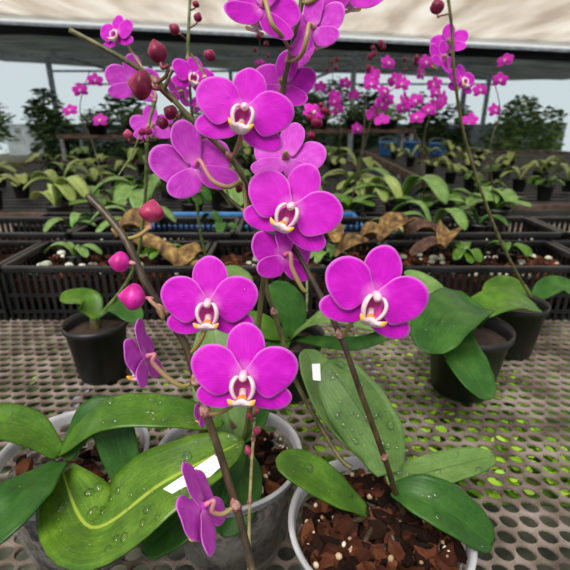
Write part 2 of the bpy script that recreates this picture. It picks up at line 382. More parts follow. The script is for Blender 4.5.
def flower_meshes(var, mat):
    key = (var, mat)
    if key in FCACHE: return FCACHE[key]
    rr = random.Random(var*17+3); w = .035
    cup = rr.uniform(-.06, .10)
    zs = lambda x, y: zsep(x, y) + cup*.6*(x*x+y*y)
    zp = lambda x, y: zpet(x, y) + cup*(x*x+y*y)
    sep = MB(); sx = rr.uniform(.94, 1.08)
    petal_mesh(sep, OUT_DORSAL, False, zs, w*.6, var*5+1, sx=sx)
    petal_mesh(sep, OUT_LAT, False, zs, w*.6, var*5+2); petal_mesh(sep, OUT_LAT, True, zs, w*.6, var*5+3)
    sep.lathe([(.001,-.10),(.05,-.09),(.09,-.06),(.10,-.02),(.06,.03)], (0,0,0), 10, 0)
    def mk(mb, nm, mats, solid):
        o = mb.build(nm, mats, None, True, solid); return o
    a = mk(sep, 'flower', M[mat], .012)
    p = []
    for mir in (False, True):
        q = MB(); petal_mesh(q, OUT_PETAL, mir, zp, w, var*5+4+mir); p.append(mk(q, 'petal', M[mat], .012))
    l = mk(lip_parts(), 'lip', [M['lip_white'], M['throat'], M['orange'], M['yellow']], 0)
    c = mk(column_mb(), 'column', [M['column'], M['yellow']], 0)
    FCACHE[key] = (a, p, l, c)
    for o in (a, *p, l, c): C.objects.unlink(o)
    return FCACHE[key]
def tri_tube(mb, pts, r, **k): mb.tube(crom(pts, 6), r, **k)
def flower(root, px, py, d, u, n, roll=0, mat='petal', var=0, ped=None, pedmat='pedicel', drops=0, label=None):
    """u = half width in metres; ped = list of (px,py,d) from flower back to stem"""
    pos = P(px, py, d); nd = camdir(*n)
    Mx = flower_basis(pos, nd, roll, u)
    a, p, l, c = flower_meshes(var, mat)
    rl = Matrix.Translation(-root.location)
    fo = a.copy(); C.objects.link(fo); fo.parent = root; fo.matrix_local = rl @ Mx
    if label: fo['label'] = label
    for o in (*p, l, c):
        k = o.copy(); C.objects.link(k); k.parent = fo
    if ped is not None:
        back = pos - nd*u*.08
        pts = [back, back - nd*u*.22] + [P(*q) for q in ped]
        pts = crom(pts, 6); k = len(pts)
        rad = [.00115 + .0005*math.sin(PI*min(1, i/(k-1)*1.0)) + (.0006 if i < 3 else 0) for i in range(k)]
        mb = MB(); mb.tube(pts, rad, 8)
        inv = (Mx).inverted()
        mb.v = [inv @ v for v in mb.v]
        mb.build('pedicel', M[pedmat], fo)
    if drops:
        rr = random.Random(var*31+int(px)); mb = MB()
        for i in range(drops):
            sgn = rr.choice((-1, 1)); x = sgn*rr.uniform(.3, .85); y = rr.uniform(-.2, .4)
            if abs(x) > .8 and y > .3: continue
            r = rr.uniform(.012, .034)
            mb.lathe([(r*math.cos(t), r*.6*math.sin(t)) for t in (0, .4, .8, 1.2, 1.56)], (x, y, zpet(x, y)+.012), 10)
        mb.build('water_drops', M['water'], fo)['kind'] = 'stuff'
    return fo

# ---------------------------------------------------------------- bud, stem, leaf
def bud(root, px, py, d, L, W, ang, mat='bud', ped=None, pedmat='pedicel_red', tilt=0.0):
    """L,W in pixels; ang = direction of tip in the picture, degrees CCW from right"""
    s = d/F; L *= s; W *= s
    a = math.radians(ang); ax = (RT*math.cos(a) + UP*math.sin(a) - FW*tilt).normalized()
    x = ax.cross(FW).normalized(); y = ax.cross(x)
    Mx = Matrix((x, y, ax)).transposed()
    prof = []
    for i in range(13):
        t = i/12; r = math.sin(PI*t**.85)**.72 if 0 < t < 1 else 0.01
        r *= (1 - .25*max(0, t-.5)*2)
        prof.append((W/2*1.08*max(r, .02), (t-.5)*L))
    mb = MB(); c = P(px, py, d)
    mb.lathe(prof, c, 18, 0, Mx, rfun=lambda a, t: 1 - .07*max(0, math.cos(3*a))**6*(1 if t > .2 else .3))
    o = mb.build('bud', M[mat], root, origin=root.location)
    if ped:
        e = c - ax*L*.47
        pts = crom([e, e - ax*L*.25] + [P(*q) for q in ped], 6); k = len(pts)
        t = MB(); t.tube(pts, [.0011+.0002*math.sin(3*i/k) for i in range(k)] if d < .45 else .0012, 8)
        t.build('pedicel', M[pedmat], o, origin=root.location)
    return o
def stem(root, pts, r, mat='stem', nodes=(), name='flower_spike', r1=None):
    raw = [Vector(p) if isinstance(p, Vector) else P(*p) for p in pts]
    pp = crom(raw, 8); k = len(pp); r1 = r1 or r*.75
    rad = []
    ns = [P(*q) for q in nodes]
    for i, p in enumerate(pp):
        b = r + (r1-r)*i/(k-1)
        b *= 1 + .02*math.sin(i*1.7)
        for q in ns:
            dd = (p-q).length
            if dd < .008: b *= 1 + .22*(1-dd/.008)
        rad.append(b)
    mb = MB(); mb.tube(pp, rad, 12)
    o = mb.build(name, M[mat], root, origin=root.location)
    for q in ns:
        j = min(range(k), key=lambda i: (pp[i]-q).length)
        T = (pp[min(j+1, k-1)]-pp[max(j-1, 0)]).normalized(); rr = rad[j]
        side = (-FW - T*(-FW).dot(T)).normalized(); sd = T.cross(side)
        b = MB(); vs = []; fs = []
        for a_ in range(5):
            t = a_/4; w = (1-t*t)*1.3
            for s_ in range(7):
                an = (s_/6-.5)*2*w
                vs.append(pp[j] + T*(rr*3.2*t-rr*.8) + (side*math.cos(an)+sd*math.sin(an))*(rr*1.08+.0003+rr*.12*math.sin(PI*t)))
        fs = [(a_*7+s_, a_*7+s_+1, (a_+1)*7+s_+1, (a_+1)*7+s_) for a_ in range(4) for s_ in range(6)]
        b.add(vs, fs); b.build('bract', M['bract'], o, origin=root.location, solid=.0004)
    return o
def prof_at(u, tab):
    for (a, x), (b, y) in zip(tab, tab[1:]):
        if u <= b:
            t = (u-a)/(b-a) if b > a else 0; t = t*t*(3-2*t)*.5 + t*.5
            return x+(y-x)*t
    return tab[-1][1]
TAB = [(0, .30), (.12, .48), (.35, .88), (.58, 1.0), (.78, .90), (.9, .64), (.97, .34), (1, .03)]
def leaf_mb(mb, ctrl, W, nrm, fold=.25, nu=26, nv=10, tab=TAB, wav=.02, seed=0, curl=0):
    pth = crom(ctrl, max(2, nu//(len(ctrl)-1))); k = len(pth); vs = []; uv = []; rr = random.Random(seed); ph = rr.uniform(0, 6)
    grid = []
    for i in range(k):
        u = i/(k-1); T = (pth[min(i+1, k-1)]-pth[max(i-1, 0)]).normalized()
        S = T.cross(nrm).normalized(); N = S.cross(T)
        w = W*.5*prof_at(u, tab); row = []
        for j in range(nv+1):
            v = j/nv*2-1
            z = fold*abs(v)**1.25*w - curl*v*v*w + wav*W*math.sin(u*9+ph+v)*v*v
            p = pth[i] + S*v*w + N*z; row.append(p); vs.append(p); uv.append((u, v))
        grid.append(row)
    n1 = nv+1
    fs = [(i*n1+j, i*n1+j+1, (i+1)*n1+j+1, (i+1)*n1+j) for i in range(k-1) for j in range(nv)]
    mb.add(vs, fs, 0, uv)
    return grid
def leaf(root, ctrl, Wpx, nrm, mat='leaf', fold=.25, drops=0, seed=0, label=None, dmax=.0030, **kw):
    pts = [P(*c) for c in ctrl]; dm = sum(c[2] for c in ctrl)/len(ctrl)
    N = camdir(*nrm) if len(nrm) == 3 else Vector((0, 0, 1))
    mb = MB(); grid = leaf_mb(mb, pts, Wpx*dm/F, N, fold, seed=seed, **kw)
    o = mb.build('leaf', M[mat], root, origin=root.location, solid=.0014)
    if label: o['label'] = label
    if drops:
        rr = random.Random(seed+5); w = MB()
        for _ in range(drops):
            i = rr.randint(3, len(grid)-3); j = rr.randint(1, len(grid[0])-3); a, b = rr.random(), rr.random()
            p = grid[i][j]*(1-a)*(1-b)+grid[i+1][j]*a*(1-b)+grid[i][j+1]*(1-a)*b+grid[i+1][j+1]*a*b
            T = grid[i+1][j]-grid[i][j]; S = grid[i][j+1]-grid[i][j]; N2 = S.cross(T).normalized()
            if N2.dot(CAM-p) < 0: N2 = -N2
            x = T.normalized(); y = N2.cross(x); Mx = Matrix((x, y, N2)).transposed()
            r = rr.uniform(.2, 1)**2*dmax+.0006; sx = rr.uniform(.8, 1.25)
            w.lathe([(r*math.cos(t), r*.55*math.sin(t)) for t in (0, .35, .7, 1.05, 1.4, 1.565)], p+N2*.0008, 12, 0, Mx @ Matrix.Diagonal((sx, 1/sx, 1)))
        w.build('water_drops', M['water'], o, origin=root.location)['kind'] = 'stuff'
    return o

# ---------------------------------------------------------------- pots
def chip(mb, c, s, rr, mi=0):
    rot = Matrix.Rotation(rr.uniform(0, 6.3), 3, 'Z') @ Matrix.Rotation(rr.uniform(-.6, .6), 3, 'X') @ Matrix.Rotation(rr.uniform(-.6, .6), 3, 'Y')
    a, b, h = s*rr.uniform(.7, 1.5), s*rr.uniform(.4, .9), s*rr.uniform(.2, .45)
    vs = []
    for z in (-1, 1):
        for i in range(6):
            t = 2*PI*i/6; vs.append(Vector(c) + rot @ Vector((a/2*math.cos(t)*rr.uniform(.7, 1.2), b/2*math.sin(t)*rr.uniform(.7, 1.2), z*h/2*rr.uniform(.6, 1.3))))
    fs = [tuple(range(5, -1, -1)), tuple(range(6, 12))] + [(i, (i+1) % 6, 6+(i+1) % 6, 6+i) for i in range(6)]
    mb.add(vs, fs, mi)
def pebble(mb, c, r, rr):
    sx, sy, sz = (rr.uniform(.7, 1.2) for _ in range(3)); ang = rr.uniform(0, 6); rot = Matrix.Rotation(ang, 3, 'Z')
    mb.lathe([(r*math.sin(PI*i/5)+.00001, -r*math.cos(PI*i/5)) for i in range(6)], c, 7, 0, rot @ Matrix.Diagonal((sx, sy, sz)))
def clear_pot_thing(root, r=.070, h=.112, rr=None, chips=170, pebbles=120):
    """builds in root-local coordinates; root at the pot's foot"""
    rb = r*.76
    mb = MB()
    mb.lathe([(rb*.1, .001), (rb*.9, .001), (rb, .004), (rb+(r-rb)*.55, h*.55), (r*.955, h*.9), (r*.955, h*.93)], n=48)
    pot = mb.build('pot', M['clear'], root, solid=.0008)
    k = MB()
    k.lathe([(r*.955, h*.90), (r*.985, h*.905), (r, h*.92), (r*1.0, h*.965), (r*1.025, h*.975), (r*1.03, h*.995), (r*1.015, h*1.005), (r*.975, h*1.0), (r*.955, h*.97), (r*.94, h*.9)], n=64)
    k.build('rim', M['rim'], pot)
    co = MB(); co.lathe([(.001, .004), (rb*.93, .004), (r*.86, h*.55), (r*.925, h*.80), (r*.90, h*.82), (.001, h*.82)], n=40, rfun=lambda a, t: 1-.02*math.sin(7*a+9*t)-.015*math.sin(17*a-5*t))
    co.build('root_ball', M['root'], root)
    ch = MB()
    for _ in range(chips):
        a, q = rr.uniform(0, 2*PI), math.sqrt(rr.random())*r*.84
        chip(ch, (q*math.cos(a), q*math.sin(a), h*.82+rr.uniform(0, .006)+.008*(1-q/r)), rr.choice((.005, .007, .010, .015, .020)) , rr)
    b = ch.build('bark_mix', M['bark'], root, smooth=False); b['kind'] = 'stuff'
    pe = MB()
    for _ in range(pebbles):
        a, q = rr.uniform(0, 2*PI), math.sqrt(rr.uniform(.15, 1))*r*.87
        pebble(pe, (q*math.cos(a), q*math.sin(a), h*.82+rr.uniform(.004, .012)), rr.uniform(.0008, .0028), rr)
    b = pe.build('pebbles', M['pebble'], root); b['kind'] = 'stuff'
def crown_base(root, at, r=.008, h=.03):
    """short fleshy stem the leaves grow from (root-local)"""
    mb = MB(); mb.lathe([(r*.8, 0), (r, h*.3), (r*.9, h*.7), (r*.5, h), (.001, h*1.05)], at, 12, 0, Matrix.Diagonal((1, .7, 1)))
    mb.build('crown', M['stem'], root)

# ================================================================ NEAR PLANTS
# --- right orchid
c = G(379, 524, .89); rootA = empty('potted_orchid', (c.x, c.y, BENCH+.004), 'orchid in the clear pot at bottom right, with paired upright leaves and a white sticker', 'potted plant')
clear_pot_thing(rootA, .0715, .11, random.Random(3), 420, 110)
crown_base(rootA, (.003, .014, .086), .007, .014)
leaf(rootA, [(380,474,.372), (352,432,.392), (323,390,.408), (305,349,.425)], 50, (.55, .05, .8), 'leaf_gray', .35, 5, 11)
leaf(rootA, [(388,474,.366), (378,440,.372), (352,398,.382), (326,362,.395)], 60, (-.15, .1, 1), 'leaf_gray', .28, 46, 12, tab=[(0,.34),(.15,.62),(.4,.95),(.6,1),(.8,.86),(.92,.55),(1,.05)])
leaf(rootA, [(366,512,.362), (338,492,.350), (305,472,.345), (276,459,.345)], 40, (.12, .75, .6), 'leaf', .22, 14, 13)
leaf(rootA, [(386,480,.368), (415,476,.372), (450,467,.385), (495,456,.40)], 36, (-.1, .8, .6), 'leaf_gray', .2, 12, 14)
leaf(rootA, [(393,490,.362), (418,497,.352), (452,514,.345), (492,545,.345)], 48, (-.25, .75, .6), 'leaf_dark', .45, 8, 15)
stA = stem(rootA, [(404,514,.372), (394,488,.352), (386,462,.338), (362,396,.312), (340,335,.303), (315,285,.305), (290,241,.31), (270,223,.313), (249,214,.315), (230,200,.318), (214,182,.32), (204,165,.325)], .0024, 'stem_dark',
           [(381,458,.335), (340,335,.303), (289,240,.31), (247,213,.315)], r1=.0012)
stC = stem(rootA, [(352,468,.388), (340,458,.392), (318,422,.405), (296,382,.41), (284,345,.40), (274,312,.39), (266,285,.385), (264,230,.375), (272,170,.362), (281,100,.35), (289,60,.335), (297,25,.325), (303,-5,.32), (310,-45,.32)], .0022, 'stem',
           [(275,313,.39), (289,58,.335), (303,-5,.32)], r1=.0019)
for i, (a, l) in enumerate(((200, .045), (240, .05), (285, .042), (160, .04), (330, .035))):
    a = math.radians(a); b = rootA.location + Vector((.003, .014, .094)); dx = Vector((math.cos(a), math.sin(a), 0)); mb = MB()
    mb.tube(crom([b, b+dx*l*.4+Vector((0, 0, .008)), b+dx*l*.8+Vector((0, .003, .004)), b+dx*l*1.1+Vector((0, 0, -.010))], 6), [.0022]*10+[.0018]*9, 8)
    mb.build('aerial_root', M['stem_dark'], rootA, origin=rootA.location)
# sticker on the upright leaf
def patch(root, quad, name, mat, solid=.0006, off=.0016, parent=None):
    mb = MB(); mb.add([P(*q) + (CAM-P(*q)).normalized()*off for q in quad], [(0, 1, 2, 3)]); return mb.build(name, M[mat], parent or root, False, solid, origin=root.location)
# right front flower, its pedicel joins the spike at the node
flower(rootA, 374, 296, .272, .0335, (.10, -.08, 1), 18, 'petal_hot', 1, [(352,322,.292), (345,333,.300), (340,335,.303)], 'pedicel_green', 6)
flower(rootA, 292, 208, .288, .0325, (-.12, -.02, 1), 24, 'petal_hot', 2, [(292,232,.303), (290,241,.31)], 'pedicel_green')
flower(rootA, 283, 255, .302, .0260, (-.62, -.05, -.75), 6, 'petal', 3, [(292,268,.298), (302,288,.302), (307,292,.304)], 'pedicel')
flower(rootA, 194, 166, .302, .0315, (-.60, -.15, -.78), -24, 'petal_pale', 4, [(212,180,.294), (228,187,.298), (242,183,.315), (246,212,.315)], 'pedicel')
# upper flowers on the tall rear spike
flower(rootA, 262, 8, .305, .0275, (-.30, .02, -.95), 14, 'petal', 5, [(272,24,.296), (282,36,.306), (291,52,.333)], 'pedicel_green')
flower(rootA, 315, 28, .315, .0240, (.62, .10, -.78), 4, 'petal_pale', 6, [(307,36,.306), (303,52,.312), (296,60,.325), (289,61,.335)], 'pedicel_green')
flower(rootA, 349, -14, .31, .0280, (.30, .1, -.92), 0, 'petal', 7, [(330,-10,.305), (310,2,.312), (303,2,.32)], 'pedicel_green')
flower(rootA, 284, 84, .350, .0260, (.30, 0, -.95), 14, 'petal', 0, [(283,90,.356), (281,100,.35)], 'pedicel_green')
flower(rootA, 288, 158, .340, .0290, (.22, -.2, -.9), 12, 'petal_pale', 2, [(280,170,.355), (273,175,.362)], 'pedicel_green')
flower(rootA, 297, 58, .362, .0190, (.65, -.2, -.65), 0, 'petal_pale', 1, [(292,58,.352), (289,58,.337)], 'pedicel_green')
bud(rootA, 239, 188, .322, 9, 9, 150, 'bud', [(246,200,.318), (250,212,.315)])

# --- middle orchid
c = G(229, 454, .89); rootB = empty('potted_orchid', (c.x, c.y, BENCH+.004), 'orchid in the mottled clear pot left of centre, whose bud-tipped spike leans far left', 'potted plant')
clear_pot_thing(rootB, .0695, .11, random.Random(5), 330, 60)
crown_base(rootB, (.004, -.004, .088), .012, .02)
leaf(rootB, [(238,446,.425), (222,462,.405), (190,505,.383), (142,552,.37)], 62, (.1, .85, .5), 'leaf_dark', .25, 10, 21)
leaf(rootB, [(236,442,.43), (228,415,.435), (220,375,.445), (212,322,.465)], 58, (.1, .1, 1), 'leaf_gray', .2, 6, 22)
leaf(rootB, [(240,442,.43), (256,425,.428), (268,398,.432)], 20, (-.5, .4, .8), 'leaf_dark', .3, 0, 23)
leaf(rootB, [(243,445,.43), (244,470,.41), (238,500,.385), (222,536,.37)], 40, (.4, .6, .6), 'leaf_dark', .3, 0, 24)
leaf(rootB, [(236,444,.43), (224,432,.432), (208,420,.44)], 26, (0, .6, .8), 'dead_dark', .4, 0, 25, label='withered brown leaf at the crown')
stB = stem(rootB, [(240,448,.430), (247,425,.418), (253,380,.40), (257,340,.385), (261,300,.366), (264,270,.352), (259,240,.342), (252,210,.334), (246,184,.326), (230,157,.316), (205,133,.305), (180,107,.298), (157,82,.292), (120,57,.284), (70,30,.28)], .0024, 'stem',
           [(230,157,.316), (157,82,.292)], r1=.0016)
flower(rootB, 244, 111, .272, .0306, (.14, .02, 1), 12, 'petal_hot', 5, [(240,140,.288), (234,155,.305), (231,158,.316)], 'pedicel_green', 8)
bud(rootB, 157, 51, .285, 25, 18, 108, 'bud', [(168,66,.287), (166,76,.289), (158,82,.292)])
bud(rootB, 140, 85, .275, 24, 27, 172, 'bud', [(157,86,.277), (165,94,.285), (172,101,.297)], 'pedicel_red', .2)
bud(rootB, 170, 112, .305, 15, 14, 150, 'bud', [(178,120,.306), (184,112,.302)])
bud(rootB, 162, 123, .31, 14, 11, 165, 'bud', [(172,126,.31), (184,112,.304)])
mb = MB(); mb.tube(crom([P(163,92,.293), P(168,80,.288), P(173,70,.285)], 4), [.0013]*5+[.0009]*3+[.0016], 8); mb.build('spike_stub', M['stem'], rootB, origin=rootB.location)
bud(rootB, 210, 55, .31, 12, 12, 60, 'bud', None)
stem(rootB, [(216,140,.31), (206,82,.318), (199,66,.322), (191,54,.326)], .0012, 'stem', [(206,78,.318)], 'side_spike', .0009)

# --- left orchid (only its leaves and rim reach into the picture)
rootL = empty('potted_orchid', (-.205, .345, BENCH+.004), 'left-edge orchid whose broad wet leaves carry a white paper tag', 'potted plant')
clear_pot_thing(rootL, .0695, .11, random.Random(8), 80, 30)
leaf(rootL, [(60,452,.405), (105,416,.392), (165,412,.392), (224,424,.40)], 40, (0, .8, .6), 'leaf', .12, 34, 31, tab=[(0,.3),(.15,.7),(.4,1),(.65,1),(.82,.8),(.93,.5),(1,.04)])
leaf(rootL, [(62,470,.40), (92,528,.352), (165,482,.345), (244,441,.365)], 84, (.05, .85, .55), 'leaf_yel', .16, 60, 32, dmax=.0038, tab=[(0,.3),(.2,.85),(.42,1.0),(.6,1),(.8,.74),(.92,.42),(1,.04)])
leaf(rootL, [(66,458,.405), (90,420,.408), (112,426,.41), (132,500,.40)], 42, (0, .5, .8), 'leaf_dark', .2, 6, 33)
leaf(rootL, [(60,455,.405), (30,430,.40), (-10,425,.39), (-50,450,.38)], 44, (0, .8, .6), 'leaf', .2, 8, 34)
leaf(rootL, [(60,462,.40), (30,490,.36), (0,520,.34), (-40,560,.33)], 60, (0, .85, .5), 'leaf_dark', .2, 8, 35)
crown_base(rootL, (.0, .0, .088), .012, .02)
# paper tag
tg = empty('plant_tag', P(190, 480, .338), 'narrow white paper tag lying on the big wet leaf at lower left', 'tag')
q = [(163,489,.334), (185,500,.332), (226,462,.342), (214,455,.344)]
pts = [P(*k) for k in q]
mb = MB(); mb.add(pts, [(0, 1, 2, 3)]); mb.build('tag_strip', M['paper'], tg, False, .0005, origin=tg.location)
a_, b_, c_, d_ = pts
mb = MB()
for row, (u0, u1) in ((.35, (.5, .9)), (.62, (.55, .85))):
    u = u0
    while u < u1:
        w = R.uniform(.015, .04); vs = []
        for (uu, vv) in ((u, row), (u+w, row), (u+w, row+.07), (u, row+.07)):
            vs.append((a_*(1-vv)+b_*vv)*(1-uu) + (d_*(1-vv)+c_*vv)*uu + (CAM-a_).normalized()*.0005)
        mb.add(vs, [(0, 1, 2, 3)]); u += w+.02
mb.build('faint_print', M['ink'], tg, False, 0, origin=tg.location)['kind'] = 'stuff'
st = patch(rootA, [(312,364,.395), (320,363.5,.393), (321,381,.388), (313,380,.390)], 'sticker', 'paper'); 
st['label'] = 'small white sticker on the upright leaf'

# --- front orchid (pot just under the picture, its spike crosses the whole left side)
rootD = empty('potted_orchid', (-.035, .155, BENCH+.004), 'nearest orchid at the bottom edge, dark spike bearing two big open flowers left of centre', 'potted plant')
clear_pot_thing(rootD, .0695, .11, random.Random(9), 90, 60)
crown_base(rootD, (.0, .0, .088), .012, .02)
base = Vector((-.025, .165, BENCH+.098))
stem(rootD, [base, P(258,592,.29), (252,568,.298), (245,540,.300), (236,505,.300), (222,460,.296), (206,412,.290), (194,372,.287), (184,342,.285), (164,312,.282), (146,284,.280), (132,252,.280), (122,234,.281), (104,212,.283), (88,196,.285)], .0028, 'stem_dark',
     [(236,503,.300), (206,412,.290), (190,384,.287), (163,312,.282)], r1=.0024)
flower(rootD, 209, 303, .272, .0300, (0, -.05, 1), 0, 'petal_hot', 4, [(204,332,.279), (197,346,.283), (189,354,.286)], 'pedicel_green', 13)
flower(rootD, 244, 375, .262, .0318, (0, .0, 1), 2, 'petal_hot', 0, [(236,400,.274), (222,412,.283), (209,414,.289)], 'pedicel_green', 0)
flower(rootD, 201, 507, .290, .0325, (-.89, -.46, -.04), -26, 'petal_pale', 3, [(212,511,.290), (222,514,.294), (232,508,.298), (236,502,.300)], 'pedicel')
flower(rootD, 143, 357, .278, .0250, (-.97, -.2, -.03), -8, 'petal_pale', 6, [(153,363,.278), (168,378,.281), (182,386,.284), (190,384,.287)], 'pedicel')
flower(rootD, 203, 411, .305, .0135, (-.85, -.15, -.2), -15, 'petal_pale', 7, [(206,414,.30), (208,416,.296)], 'pedicel_green')
bud(rootD, 132, 297, .272, 27, 26, 175, 'bud_hot', [(150,300,.272), (160,310,.274), (163,318,.278), (159,308,.282)], 'pedicel', .2)
bud(rootD, 152, 211, .276, 24, 23, 82, 'bud_pink', [(149,228,.277), (138,236,.279), (124,239,.281)], 'pedicel', .1)
bud(rootD, 119, 262, .278, 22, 20, 175, 'bud_hot', [(131,262,.279), (135,262,.281)], 'pedicel')
# slim straw coloured spike with aborted pink buds
base = Vector((-.030, .185, BENCH+.1))
stem(rootD, [base, P(249,572,.318), (249,532,.325), (250,497,.328), (252,457,.332), (254,430,.335), (254,407,.338)], .0013, 'stem_straw', [(250,502,.328), (253,440,.334)], 'bare_spike', .0010)
for (x, y, L, W, an, e) in ((257,430,9,8,60,(252,438,.334)), (248,450,11,7,110,(251,458,.332)), (249,415,8,5,120,(253,420,.336)), (257,410,6,5,60,(254,416,.337))):
    bud(rootD, x, y, .333, L, W, an, 'bud_pink', [e], 'pedicel_red')
leaf(rootD, [Vector((0,0,0)) and (250,690,.26), (300,690,.26), (345,700,.25)], 60, (0, .9, .4), 'leaf', .2, 0, 41)
leaf(rootD, [(235,690,.26), (190,680,.26), (140,690,.25)], 60, (0, .9, .4), 'leaf', .2, 0, 42)

# --- plants just behind
def black_pot(root, r=.055, h=.10, soil=True):
    mb = MB(); mb.lathe([(r*.1, .001), (r*.72, .001), (r*.75, .004), (r*.95, h*.88), (r*1.0, h*.89), (r*1.03, h*.92), (r*1.03, h), (r*.98, h), (r*.93, h*.93), (r*.90, h*.80)], n=32)
    mb.build('pot', M['black'], root)
    if soil:
        s = MB(); s.lathe([(r*.90, h*.82), (r*.6, h*.86), (r*.3, h*.86), (.001, h*.87)], n=20, rfun=lambda a, t: 1-.04*math.sin(5*a)); s.build('soil', M['soil'], root)
def mid_plant(x, y, label, z=BENCH+.004, r=.055, h=.10, **k):
    o = empty('potted_orchid', (x, y, z), label, 'potted plant'); black_pot(o, r, h); crown_base(o, (0, 0, h*.84), .010, .025); return o
rootR = mid_plant(.285, .62, 'plant in a black pot at the right edge, with one broad drooping dark leaf', r=.062, h=.11)
leaf(rootR, [(466,322,.68), (448,308,.62), (425,318,.58), (404,336,.56)], 20, (0, .8, .6), 'leaf', .2, 0, 51)
leaf(rootR, [(468,325,.68), (468,304,.63), (444,320,.57), (428,354,.54)], 56, (-.3, .5, .8), 'leaf_dark', .2, 22, 52, tab=[(0,.4),(.15,.6),(.4,1),(.65,1.0),(.85,.8),(.95,.5),(1,.05)])
leaf(rootR, [(468,325,.68), (480,310,.70), (510,300,.72), (540,310,.74)], 36, (0, .8, .6), 'leaf', .2, 0, 53)
leaf(rootR, [(467,325,.68), (460,345,.60), (470,370,.56), (490,400,.54)], 40, (0, .8, .6), 'leaf_dark', .2, 0, 54)
leaf(rootR, [(466,322,.68), (445,300,.70), (425,283,.72), (404,272,.73)], 22, (0, .8, .6), 'leaf_back', .2, 0, 55)
rootM = mid_plant(.008, .615, 'plant in a black pot behind the upright leaves, with wide pale and dark blades', r=.052, h=.10)
leaf(rootM, [(292,338,.68), (318,320,.63), (350,316,.60), (388,330,.58)], 34, (0, .75, .6), 'leaf_back', .25, 0, 61)
leaf(rootM, [(292,338,.68), (325,342,.62), (360,343,.59), (402,328,.57)], 14, (0, .3, .9), 'leaf_dark', .3, 0, 62)
leaf(rootM, [(290,338,.68), (292,318,.68), (285,300,.68), (268,286,.68)], 34, (.3, .1, 1), 'leaf_dark', .2, 0, 63)
leaf(rootM, [(288,338,.68), (270,330,.66), (245,326,.64), (215,336,.62)], 36, (0, .7, .7), 'leaf', .2, 0, 64)
leaf(rootM, [(288,340,.68), (272,352,.62), (262,372,.58)], 26, (0, .7, .7), 'leaf_dark', .2, 0, 65)
stem(rootM, [(296,336,.68), (303,325,.69), (307,300,.70), (306,255,.72)], .0022, 'stem_green', [(304,312,.695)], r1=.0018)
# --- plant carrying the thin tall spike at upper left
rootF = mid_plant(-.125, .79, 'black-potted orchid behind the left flowers, tall thin spike with a small flower up top', r=.048, h=.10)
leaf(rootF, [(212,285,.84), (230,272,.86), (252,285,.86)], 20, (0, .8, .6), 'leaf_back', .2, 0, 71)
leaf(rootF, [(212,285,.84), (190,285,.80), (172,300,.78)], 20, (0, .8, .6), 'leaf_dark', .2, 0, 72)
stem(rootF, [(211,288,.83), (207,262,.80), (200,230,.76), (196,190,.72), (194,140,.66), (190,90,.62), (188,55,.60), (189,20,.59), (191,-20,.585)], .0026, 'stem_green', [(196,190,.72), (190,58,.6)], r1=.002)
flower(rootF, 193, 76, .58, .0285, (.45, 0, .88), 10, 'petal', 1, [(190,90,.60), (190,92,.62)], 'pedicel_green')
flower(rootF, 178, 92, .60, .0240, (-.85, 0, -.35), -14, 'petal_pale', 4, [(184,98,.61), (190,104,.62)], 'pedicel_green')
flower(rootF, 201, 102, .62, .0180, (-.5, 0, .8), 0, 'petal', 2, [(195,110,.63), (192,112,.64)], 'pedicel_green')
for (x, y, L, W, an, e) in ((196,4,7,7,70,(191,10,.59)), (198,17,10,8,75,(190,28,.59)), (174,29,13,10,140,(187,40,.598))):
    bud(rootF, x, y, .585, L, W, an, 'bud', [e], 'pedicel_red')
rootG = mid_plant(-.31, .66, 'black-potted orchid at the left edge behind the pink bud, slim branched spike', r=.05, h=.10)
leaf(rootG, [(98,318,.72), (85,300,.72), (60,300,.70)], 30, (0, .8, .6), 'leaf', .2, 0, 81)
leaf(rootG, [(98,318,.72), (118,306,.70), (140,322,.68)], 26, (0, .8, .6), 'leaf_dark', .2, 0, 82)
stem(rootG, [(100,316,.72), (125,285,.70), (138,255,.66), (145,200,.60), (147,150,.56), (149,125,.55), (156,98,.54)], .0028, 'stem_green', [(148,128,.55), (154,100,.54)], r1=.0018)
stem(rootG, [(147,150,.56), (141,135,.555), (130,158,.53), (118,176,.52)], .0012, 'stem_green', [], 'side_spike')
flower(rootG, 152, 126, .575, .0270, (-.3, 0, -.9), -8, 'petal_pale', 2, [(150,130,.565), (148,132,.56)], 'pedicel_green')
flower(rootG, 133, 82, .56, .0330, (-.25, .3, -.9), 0, 'petal_pale', 5, [(150,95,.555), (156,98,.545)], 'pedicel_green')
flower(rootG, 117, 33, .54, .0240, (-.3, 0, .9), 0, 'petal', 6, [(150,80,.55), (156,98,.545)], 'pedicel_green')
for (x, y, W) in ((128,134,9), (142,132,7), (148,131,8)):
    bud(rootG, x, y, .53, W*1.1, W, 100, 'bud_pink' if W == 9 else 'bud', [(x+3, y+9, .54), (140,143,.553)], 'pedicel_red')

